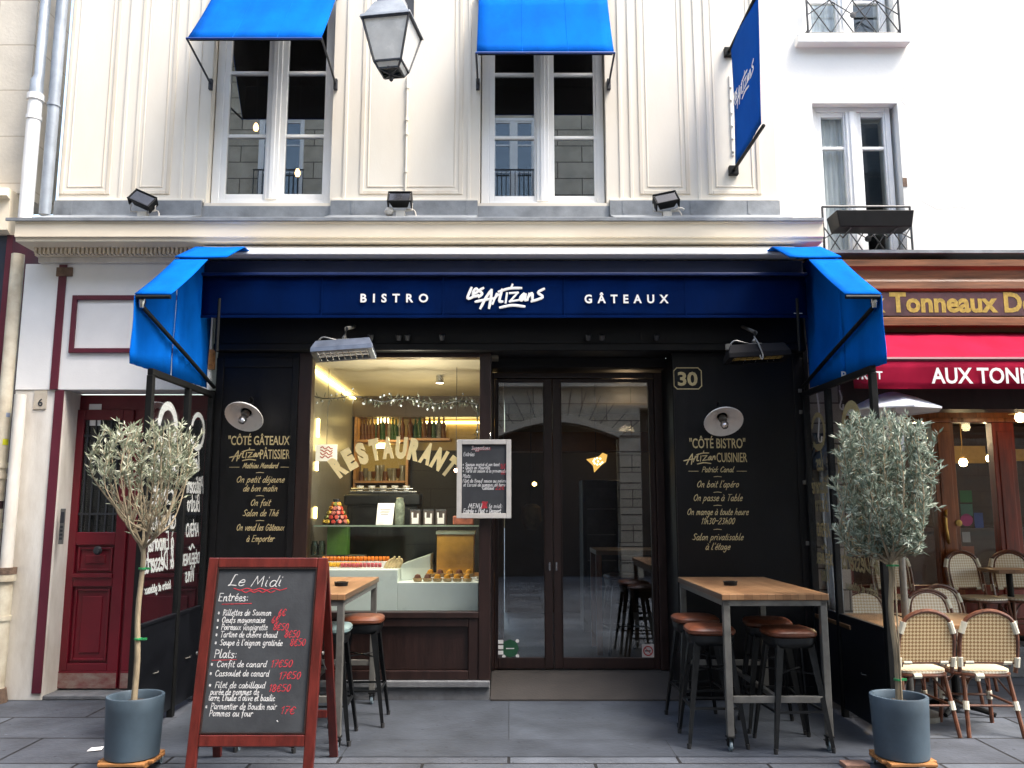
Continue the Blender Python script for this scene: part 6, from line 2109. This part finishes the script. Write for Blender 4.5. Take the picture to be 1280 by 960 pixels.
# ================================================================== IN THE SHOP WINDOW
pinewood = mat('shelf_wood', (.30, .15, .05), .5, .2, 5, .1, stretch=(.5, 4, 4))
paint_white = mat('counter_white', (.80, .86, .80), .3, .03, 3)
# counter
ct = empty('display_counter', 'white cake counter with a glass shelf just inside the shop window', 'counter', (-1.1, .5, .15))
yc = .22
xs_ = ax(497, 715, yc); xe = ax(598, 715, yc); xl = GX0 - .05
zt1, zt2 = az(712, yc), az(728, yc)
b = BM()
box(b, xl, xs_, yc, .95, .16, zt1); box(b, xs_, xe, yc, .95, .16, zt2)
obj('front', b, paint_white, ct, bevel=.006)
b = BM(); hexa(b, [(xs_ + .002, .44, zt2 + .001), (xs_ + .27, .60, zt2 + .001), (xs_ + .27, .95, zt2 + .001), (xs_ + .002, .95, zt2 + .001)], [(xs_ + .002, .44, zt1 + .03), (xs_ + .27, .60, zt1 + .12), (xs_ + .27, .95, zt1 + .12), (xs_ + .002, .95, zt1 + .03)])
obj('side_block', b, paint_white, ct, bevel=.004)
ysh = .48
zsh = az(656.5, ysh)
b = BM(); box(b, xl, xe + .02, ysh, ysh + .42, zsh - .012, zsh)
obj('glass_shelf', b, glass('shelf_glass', (.86, .92, .87), .03, .8), ct)
b = BM(); box(b, xl, xe + .02, ysh - .003, ysh - .001, zsh - .014, zsh + .001)
obj('shelf_edge', b, mat('green_glass_edge', (.28, .36, .29), .2), ct)
b = BM(); box(b, xl, xe, ysh - .04, ysh - .034, zt1 + .002, zsh - .016)
obj('case_glass', b, M['screenglass'], ct)
b = BM(); box(b, ax(455, 690, .9), ax(545, 690, .9), .9, .94, zt1 + .002, zsh - .03)
obj('case_back', b, M['dark'], ct)
# trays of small round cakes
colr = {'orange': (.80, .22, .015), 'yellow': (.85, .46, .02), 'pink': (.50, .08, .10)}
def macaron_mesh(nm, c):
    b = BM(); lathe(b, [(0, -.016), (.020, -.014), (.024, -.006), (.020, -.003), (.020, .003), (.024, .006), (.020, .014), (0, .016)], (0, 0, 0), 12)
    return obj('macaron', b, mat(nm, c, .5, .1, 30), smooth=True)
for cname, py, p0, p1, yy, n, turn in (('orange', 692, 405, 485, .44, 18, 1), ('yellow', 699, 405, 450, .36, 11, 1), ('pink', 704, 428, 475, .30, 11, 1)):
    x0, x1 = ax(p0, py, yy), ax(p1, py, yy)
    b = BM(); box(b, x0 - .03, x1 + .03, yy - .035, yy + .035, zt1 + .001, zt1 + .012 + (.05 if cname == 'orange' else 0.0))
    tr = obj('cake_tray', b, M['enamel'], bevel=.003)
    tag(tr, {'orange': 'raised white tray under the row of orange macarons', 'yellow': 'low white tray under the row of yellow macarons', 'pink': 'low white tray under the row of pink macarons'}[cname], 'tray')
    src = macaron_mesh(cname + '_macaron', colr[cname])
    zz_ = zt1 + .012 + (.05 if cname == 'orange' else 0.0) + .024
    for i in range(n):
        o = src if i == 0 else src.copy()
        if i: COL.objects.link(o)
        o.location = (x0 + (x1 - x0) * i / (n - 1), yy, zz_ + .0005)
        o.rotation_euler = (0, R(90), 0)
        tag(o, cname + ' macaron standing in the %s row on the shop counter' % cname, 'macaron', '%s macarons in a row' % cname)
b = BM()
x, z = ax(490, 700, .4), zt1
for k in range(5): tube(b, spline([(x - .06 + .03 * k, .40, z + .005), (x - .03 + .03 * k, .40, z + .06), (x + .01 + .02 * k, .39, z + .09 + .02 * (k % 2))], 4), [.02, .02, .019, .018, .017, .016, .014, .012, .01], 8)
tag(obj('pastry_cone', b, mat('pale_pastry', (.62, .48, .26), .7, .15, 20), smooth=True), 'pale twisted pastries heaped at the end of the macaron trays', 'pastry')
# tarts
def tart(i, x, y, z, orange, lab):
    e = empty('fruit_tart', lab, 'tart', (x, y, z), group='tarts in the lower display')
    b = BM(); lathe(b, [(0, .001), (.036, .001), (.046, .03), (.042, .032), (.034, .012), (0, .012)], (x, y, z), 16)
    obj('crust', b, mat('tart_crust', (.45, .30, .14), .7, .2, 20), e, smooth=True)
    b = BM()
    lathe(b, [(0, .012), (.038, .014), (.036, .03), (.024, .062), (0, .072)], (x, y, z), 12)
    obj('filling', b, mat('tart_filling', (.75, .33, .02) if orange else (.20, .07, .03), .35, .3, 30), e, smooth=True)
for i in range(6): tart(i, ax(522 + i * 12.4, 722, .30), .30, zt2 + .001, i > 1, 'golden tart in the front row beside the white counter step' if i > 1 else 'dark brown tart in the front row of the lower display')
for i in range(5): tart(i, ax(538 + i * 12, 716, .42), .42, zt2 + .035, i % 2 == 0, 'golden tart in the raised back row of the lower display' if i % 2 == 0 else 'dark brown tart in the raised back row of the lower display')
b = BM(); box(b, ax(530, 716, .42), ax(597, 716, .42), .375, .465, zt2 + .001, zt2 + .034)
tag(obj('cake_stand', b, M['enamel'], bevel=.003), 'low white riser under the back row of tarts', 'stand')
b = BM()
x0, x1, z0, z1 = ax(546, 690, .6), ax(592, 690, .6), zt2 + .001, az(668, .6)
box(b, x0, x1, .6, .85, z0, z1)
crt = obj('honey_panel', b, mat('amber_box', (.72, .34, .06), .4, .25, 3), bevel=.004)
tag(crt, 'amber wooden case standing behind the tarts', 'case')
b = BM(); box(b, x0 - .01, x1 + .01, .59, .86, z1 + .001, z1 + .03)
obj('lid', b, mat('pale_lid', (.5, .5, .42), .4), crt)
# macaron pyramid
x, z = ax(420, 640, .66), zsh + .001
e = empty('macaron_tower', 'cone of red, pink, orange and yellow macarons on the glass shelf', 'macaron tower', (x, .66, z))
b = BM(); lathe(b, [(0, 0), (.13, 0), (.13, .008), (.10, .01), (.035, .21), (0, .22)], (x, .66, z), 20)
obj('cone', b, M['brownwood'], e)
pal = [mat('macaron_' + n_, c_, .5, .1, 30) for n_, c_ in (('red', (.50, .05, .03)), ('rose', (.50, .16, .12)), ('amber', (.70, .25, .02)), ('lemon', (.70, .45, .05)), ('green', (.22, .24, .05)))]
for rw in range(5):
    zz_ = z + .03 + rw * .043
    rr = .118 - rw * .021
    nn = 9 - rw
    for k in range(nn + 3):
        a = 2 * math.pi * k / (nn + 3) + rw * .4
        b = BM(); lathe(b, [(0, -.014), (.019, -.012), (.022, -.004), (.022, .004), (.019, .012), (0, .014)], (x + rr * math.cos(a), .66 + rr * math.sin(a), zz_), 10, Matrix.Rotation(a, 4, 'Z') @ Matrix.Rotation(R(74), 4, 'Y'))
        obj('macaron', b, rnd.choice(pal), e, smooth=True)
b = BM(); lathe(b, [(0, 0), (.03, .0), (.035, .03), (0, .035)], (x, .66, z + .22), 10)
obj('top_cap', b, M['iron'], e)
# card, jar, boxes on the shelf
x0, x1, z1 = ax(470, 640, .6), ax(491, 640, .6), az(629, .6)
b = BM(); hexa(b, [(x0, .60, zsh + .001), (x1, .60, zsh + .001), (x1, .604, zsh + .001), (x0, .604, zsh + .001)], [(x0 + .012, .64, z1), (x1 + .012, .64, z1), (x1 + .012, .644, z1), (x0 + .012, .644, z1)])
cd = obj('price_card', b, M['enamel'])
tag(cd, 'white printed card leaning on the glass shelf', 'card')
b = BM()
fnc = lambda u, v, d=0.0: Vector(((x0 + x1) / 2 + .006 + u, .60 + (v / (z1 - zsh)) * .04 - .001 - d, zsh + v))
for k in range(4): stroke(b, [(-.05 + .01 * (k % 2), .15 - k * .016), (.05 - .008 * k, .15 - k * .016)], fnc, .0035)
obj('print', b, M['iron'], cd)
x, z = ax(499, 640, .62), zsh + .001
b = BM(); lathe(b, [(0, 0), (.048, 0), (.05, .02), (.05, .20), (.036, .24), (.036, .26), (0, .27)], (x, .66, z), 18)
tag(obj('glass_jar', b, mat('green_grey_jar', (.22, .26, .20), .2, .3, 20), smooth=True), 'tall green-grey jar next to the white card on the glass shelf', 'jar')
for k, px in enumerate((519, 535.5, 551)):
    x0, x1, z1 = ax(px - 6.5, 648, .56), ax(px + 6.5, 648, .56), az(638, .56)
    e = empty('gift_box', ['small clear-topped gift box nearest the jar on the glass shelf', 'middle one of three small gift boxes on the glass shelf', 'small gift box nearest the red tin on the glass shelf'][k], 'box', ((x0 + x1) / 2, .6, zsh), group='gift boxes on the glass shelf')
    b = BM(); box(b, x0, x1, .56, .66, zsh + .001, z1)
    obj('body', b, mat('dark_box', (.10, .08, .07), .4, .2, 10), e, bevel=.003)
    b = BM(); xm = (x0 + x1) / 2; box(b, xm - .033, xm + .033, .555, .5595, zsh + .012, zsh + .07); box(b, xm - .036, xm - .02, .555, .5595, zsh + .07, z1 - .02); box(b, xm + .018, xm + .034, .555, .5595, zsh + .07, z1 - .03)
    obj('label', b, M['enamel'], e)
    b = BM(); box(b, x0 - .001, x1 + .001, .5585, .661, z1 + .0, z1 + .008)
    obj('lid', b, M['chrome'], e)
x0, x1, z1 = ax(566, 650, .56), ax(592, 650, .56), az(645, .56)
b = BM(); box(b, x0, x1, .56, .7, zsh + .001, z1); 
tag(obj('red_tin', b, mat('brick_red_tin', (.42, .13, .08), .5, .25, 20), bevel=.01), 'brick red tin at the end of the glass shelf by the door', 'tin')
x0, x1 = ax(409, 668, .62), ax(434, 668, .62)
b = BM(); box(b, x0, x1, .62, .78, zt1 + .11, zsh - .02)
tag(obj('green_box', b, mat('green_card', (.12, .26, .05), .5, .15, 10), bevel=.004), 'bright green box in the glass case below the macaron tower', 'box')
b = BM(); box(b, xl + .02, ax(455, 690, .7), .60, .86, zt1 + .08, zt1 + .105)
tag(obj('case_shelf', b, M['rawsteel'], bevel=.003), 'grey shelf inside the glass case, under the green box', 'shelf')
for k, px in enumerate((392, 401)):
    x = ax(px, 670, .62)
    b = BM(); lathe(b, [(0, 0), (.034, 0), (.036, .01), (.036, .10), (.026, .125), (.026, .14), (0, .142)], (x, .68, zt1 + .106), 14)
    o = obj('preserve_jar', b, glass('jar_glass', (.55, .75, .60), .12, 1.5), smooth=True)
    tag(o, 'pale glass preserve jar in the case beside the green box', 'jar', 'preserve jars in the case')
# wall shelves with bottles
sh = empty('bottle_shelves', 'wooden wall shelves with bottles at the back of the shop', 'shelves', (-1.4, 3.05, 1.5))
yS = 2.95
sx0, sx1 = -1.94, ax(508, 560, yS)
lev = [az(p, yS) for p in (550, 601, 640)]
for zl in lev:
    b = BM(); box(b, sx0, sx1, yS - .06, 3.19, zl - .03, zl)
    obj('shelf', b, pinewood, sh, bevel=.004)
b = BM(); box(b, sx0 - .03, sx0, yS - .04, 3.19, .2, lev[0] + .32); box(b, sx1, sx1 + .03, yS - .04, 3.19, .2, lev[0] + .0)
obj('upright', b, pinewood, sh)
b = BM(); box(b, sx0 + .02, sx1 - .02, 3.17, 3.19, lev[1] + .01, lev[0] - .05)
obj('lit_back', b, glow('amber_backlight', (1, .58, .13), .07), sh)
botc = [mat('bottle_' + n_, c_, .12, .2, 10) for n_, c_ in (('green', (.02, .05, .02)), ('brown', (.07, .025, .01)), ('clear', (.16, .15, .12)), ('amber', (.09, .035, .01)))]
pos = []
for li_, zl in enumerate(lev):
    n_ = (13, 11, 9)[li_]
    for k in range(n_): pos.append((sx0 + .06 + (sx1 - sx0 - .12) * k / (n_ - 1), zl, li_, k))
for k in range(8): pos.append((ax(512 + k * 6, 540, yS), az(548, yS), 3, k))
b = BM(); box(b, sx1 + .04, ax(562, 560, yS), yS - .06, 3.19, az(548, yS) - .03, az(548, yS)); 
obj('shelf', b, pinewood, sh)
for x, zl, li_, k in pos:
    hgt = rnd.choice((.27, .30, .33)) if li_ in (0, 3) else rnd.choice((.16, .20, .12))
    r_ = rnd.uniform(.030, .040)
    e_ = BM()
    if li_ in (0, 3): lathe(e_, [(0, .001), (r_, .001), (r_, hgt * .58), (r_ * .35, hgt * .75), (r_ * .33, hgt), (0, hgt)], (0, 0, 0), 12)
    else: lathe(e_, [(0, .001), (r_ * .5, .001), (r_ * .2, hgt * .2), (r_, hgt * .5), (r_ * 1.05, hgt), (r_ * .9, hgt), (r_ * .8, hgt * .55), (0, hgt * .4)] if k % 2 else [(0, .001), (r_, .001), (r_ * 1.05, hgt), (r_ * .92, hgt), (r_ * .9, .01), (0, .01)], (0, 0, 0), 12)
    nm = 'bottle' if li_ in (0, 3) else 'drinking_glass'
    o = obj(nm, e_, rnd.choice(botc) if li_ in (0, 3) else botc[2 if k % 3 else 3], smooth=True)
    o.location = (x, yS + .05 + rnd.uniform(-.02, .05), zl)
    tag(o, ('bottle on the top wooden shelf at the back of the shop' if li_ == 0 else 'bottle on the short shelf beside the lit ochre wall') if li_ in (0, 3) else ('glass on the middle wooden shelf at the back of the shop' if li_ == 1 else 'glass on the lowest wooden shelf at the back of the shop'), 'bottle' if li_ in (0, 3) else 'glass', ['bottles on the top shelf', 'glasses on the middle shelf', 'glasses on the low shelf', 'bottles on the short shelf'][li_])
# side shelf notices by the LED strip
x, z = at(408, 566, .8)
b = BM(); box(b, x - .11, x + .11, .80, .806, z - .085, z + .085)
nt_ = obj('window_notice', b, M['enamel'])
tag(nt_, 'white card with red scrawl hanging beside the warm light strips in the shop window', 'card')
b = BM()
for k in range(4): stroke(b, spline([(-.06 + .02 * i, .05 - k * .03 + .012 * math.sin(i * 2 + k)) for i in range(7)]), plane(x, z, .7985), .006)
obj('red_scrawl', b, mat('dull_red', (.40, .10, .08), .6), nt_)
b = BM(); tube(b, [(x, .803, z + .085), (x, .803, 3.1)], .003, 5)
obj('thread', b, M['iron'], nt_)
# paper cone / coffee machine behind the shelf
x, z = at(482, 618, 1.5)
e = empty('coffee_machine', 'dark coffee machine with steel top behind the cake counter', 'coffee machine', (x, 1.6, 1.2))
b = BM(); box(b, x - .42, x + .36, 1.5, 1.95, .95, z + .02); box(b, x - .45, x + .39, 1.45, 1.5, z - .12, z)
obj('body', b, M['gunmetal'], e, bevel=.02)
b = BM(); box(b, x - .40, x + .34, 1.52, 1.93, z + .021, z + .04); tube(b, [(x - .38, 1.5, z + .06), (x + .3, 1.5, z + .06)], .012, 8)
obj('steel_top', b, M['chrome'], e, bevel=.004)
for k in range(5):
    b = BM(); lathe(b, [(0, z + .041), (.028, z + .041), (.042, z + .10), (.038, z + .10), (.026, z + .05), (0, z + .05)], (x - .32 + k * .13, 1.72, 0), 14)
    o = obj('coffee_cup', b, M['enamel'], smooth=True)
    tag(o, 'white cup standing on top of the coffee machine', 'cup', 'cups on the coffee machine')
b = BM(); box(b, GX0 - .05, -.13, 1.45, 2.1, .16, .949)
tag(obj('back_counter', b, pinewood, bevel=.004), 'wooden counter carrying the coffee machine behind the cake display', 'counter')
# garland
e = empty('bauble_garland', 'dark leafy garland with small pale baubles along the top of the shop window', 'garland', (-1.1, .5, 2.8))
path = []
for i in range(49):
    t = i / 48
    px = 392 + 205 * t
    py = 495 + 10 * t + 2.5 * math.sin(t * 19)
    X_, Z_ = at(px, py, .5)
    path.append(Vector((X_, .5 + .03 * math.sin(i), Z_)))
path += [Vector((path[-1].x + .0, .5, path[-1].z - .08 * (k + 1))) for k in range(4)]
b = BM(); tube(b, path, .006, 5)
obj('cord', b, M['iron'], e)
b = BM()
for i, p in enumerate(path):
    dn = .25 + .9 * i / len(path)
    for _ in range(int(14 * dn)):
        d = Vector((rnd.uniform(-1, 1), rnd.uniform(-.6, .6), rnd.uniform(-1, .6))).normalized()
        s_, t_ = frame_of(d)
        L = rnd.uniform(.04, .10)
        b.faces.new([b.verts.new(v) for v in (p, p + d * L * .5 + s_ * .006, p + d * L, p + d * L * .5 - s_ * .006)])
obj('sprigs', b, mat('garland_green', (.05, .06, .045), .5, .3, 20), e)
bm_ = mat('pale_bauble', (.34, .37, .42), .2, .05, 10)
for i in range(30):
    p = path[min(len(path) - 1, int(i * len(path) / 30))] + Vector((rnd.uniform(-.02, .02), rnd.uniform(-.05, 0), rnd.uniform(-.07, .07)))
    b = BM(); lathe(b, [(0, -.011), (.008, -.008), (.011, 0), (.008, .008), (0, .011)], p, 10)
    obj('bauble', b, bm_, e, smooth=True)
# ceiling spot
x, z = at(550, 450, 1.2)
e = empty('ceiling_spot', 'small glowing spot on the shop ceiling', 'spotlight', (x, 1.2, 3.05))
b = BM(); lathe(b, [(0, 3.02), (.035, 3.02), (.035, 3.03), (0, 3.03)], (x, 1.2, 0), 14)
obj('lens', b, glow('spot_glow', (1, .75, .6), 14), e)
b = BM(); lathe(b, [(.042, 3.018), (.042, 3.099), (0, 3.099)], (x, 1.2, 0), 14)
obj('ring', b, M['chrome'], e, smooth=True)
x, z = at(570, 588, .65)
e = empty('string_bulb', 'tiny reddish bulb just after the last letter of the window lettering', 'light bulb', (x, .65, z))
b = BM(); lathe(b, [(0, -.02), (.016, -.012), (.02, 0), (.012, .016), (0, .02)], (x, .65, z), 10)
obj('bulb', b, glow('rosy_bulb', (1, .45, .28), 10), e, smooth=True)
b = BM(); tube(b, [(x, .65, z + .02), (x, .65, 3.1)], .003, 5)
obj('flex', b, M['iron'], e)

# ================================================================== BEHIND THE GLASS DOORS
x, z = at(745, 578, 1.6)
e = empty('star_lamp', 'tilted glowing yellow star lamp hanging behind the glass door', 'lamp', (x, 1.6, z))
b = BM()
rng = [at(560 + p / 3.84, 440 + q / 3.84, 1.6) for p, q in ((665, 515), (722, 503), (742, 484), (764, 494), (757, 528), (733, 546), (703, 577), (697, 545))]
hexa(b, [(p[0], 1.58, p[1]) for p in rng], [(p[0], 1.63, p[1]) for p in rng])
obj('star', b, glow('star_glow', (1, .56, .13), .45), e)
b = BM(); tube(b, [(x, 1.6, z + .05), (x, 1.6, 3.1)], .004, 5)
obj('flex', b, M['iron'], e)
for k in range(9):
    a = R(20 + 40 * k)
    b = BM(); lathe(b, [(0, -.012), (.012, 0), (0, .012)], (x + (.05 if k else 0) * math.cos(a) + .02, 1.57, z + (.035 if k else 0) * math.sin(a) + .01), 8)
    obj('bulb', b, glow('star_bulb', (1, .8, .45), 2.5), e)
copy_tree(s1, (1.22, 1.55, .15), R(10), 'dark bar stool standing indoors behind the wider glass door')
e = empty('indoor_table', 'tall wooden table indoors behind the wider glass door', 'table', (1.35, 1.6, .15))
xt0, xt1, zt_ = ax(745, 690, 1.3), ax(818, 690, 1.3), az(688, 1.3)
b = BM(); box(b, xt0, xt1 + .2, 1.3, 2.0, zt_ - .05, zt_)
obj('tabletop', b, M['oak'], e, bevel=.006)
for xx in (xt0 + .03, xt1 + .14):
    for yy in (1.34, 1.93):
        b = BM(); box(b, xx - .03, xx + .03, yy - .03, yy + .03, .155, zt_ - .051)
        obj('leg', b, M['bistrowood'], e, bevel=.004)
x0, x1, z1 = ax(728, 640, 3.0), ax(775, 640, 3.0), az(600, 3.0)
e = empty('fridge', 'dark glass-fronted drinks fridge far behind the door', 'fridge', ((x0 + x1) / 2, 3.1, .15))
b = BM(); box(b, x0, x1, 3.0, 3.5, .155, z1)
obj('cabinet', b, M['gunmetal'], e, bevel=.01)
b = BM(); box(b, x0 + .05, x1 - .05, 2.985, 2.998, .5, z1 - .10)
obj('glass_front', b, mat('fridge_glass', (.08, .09, .09), .1, .3, 6), e)
b = BM()
for k in range(4): box(b, x0 + .06, x1 - .06, 2.978, 2.984, .7 + k * .32, .715 + k * .32)
obj('shelf_line', b, M['rawsteel'], e)
x, z = at(664, 645, 2.2)
e = empty('wine_display', 'pale paper lampshade glimpsed behind the narrower glass door', 'lampshade', (x, 2.2, z))
b = BM(); lathe(b, [(.06, -.16), (.12, -.05), (.11, .10), (.06, .14)], (x, 2.2, z), 14)
obj('shade', b, mat('parchment_shade', (.55, .42, .25), .7, .2, 10), e, smooth=True)
b = BM(); tube(b, [(x, 2.2, z + .10), (x, 2.2, 3.1)], .005, 5); lathe(b, [(0, z - .02), (.03, z - .02), (.03, z + .14), (0, z + .145)], (x, 2.2, 0), 10)
obj('flex', b, M['iron'], e)
x, z = at(668, 605, 2.8)
e = empty('dining_bulb', 'small warm bulb glowing behind the narrower glass door', 'light bulb', (x, 2.8, z))
b = BM(); lathe(b, [(0, -.03), (.025, -.015), (.03, 0), (.02, .02), (0, .03)], (x, 2.8, z), 10)
obj('bulb', b, glow('dining_bulb_glow', (1, .6, .2), 4), e, smooth=True)
b = BM(); tube(b, [(x, 2.8, z + .03), (x, 2.8, 3.1)], .004, 5)
obj('flex', b, M['iron'], e)
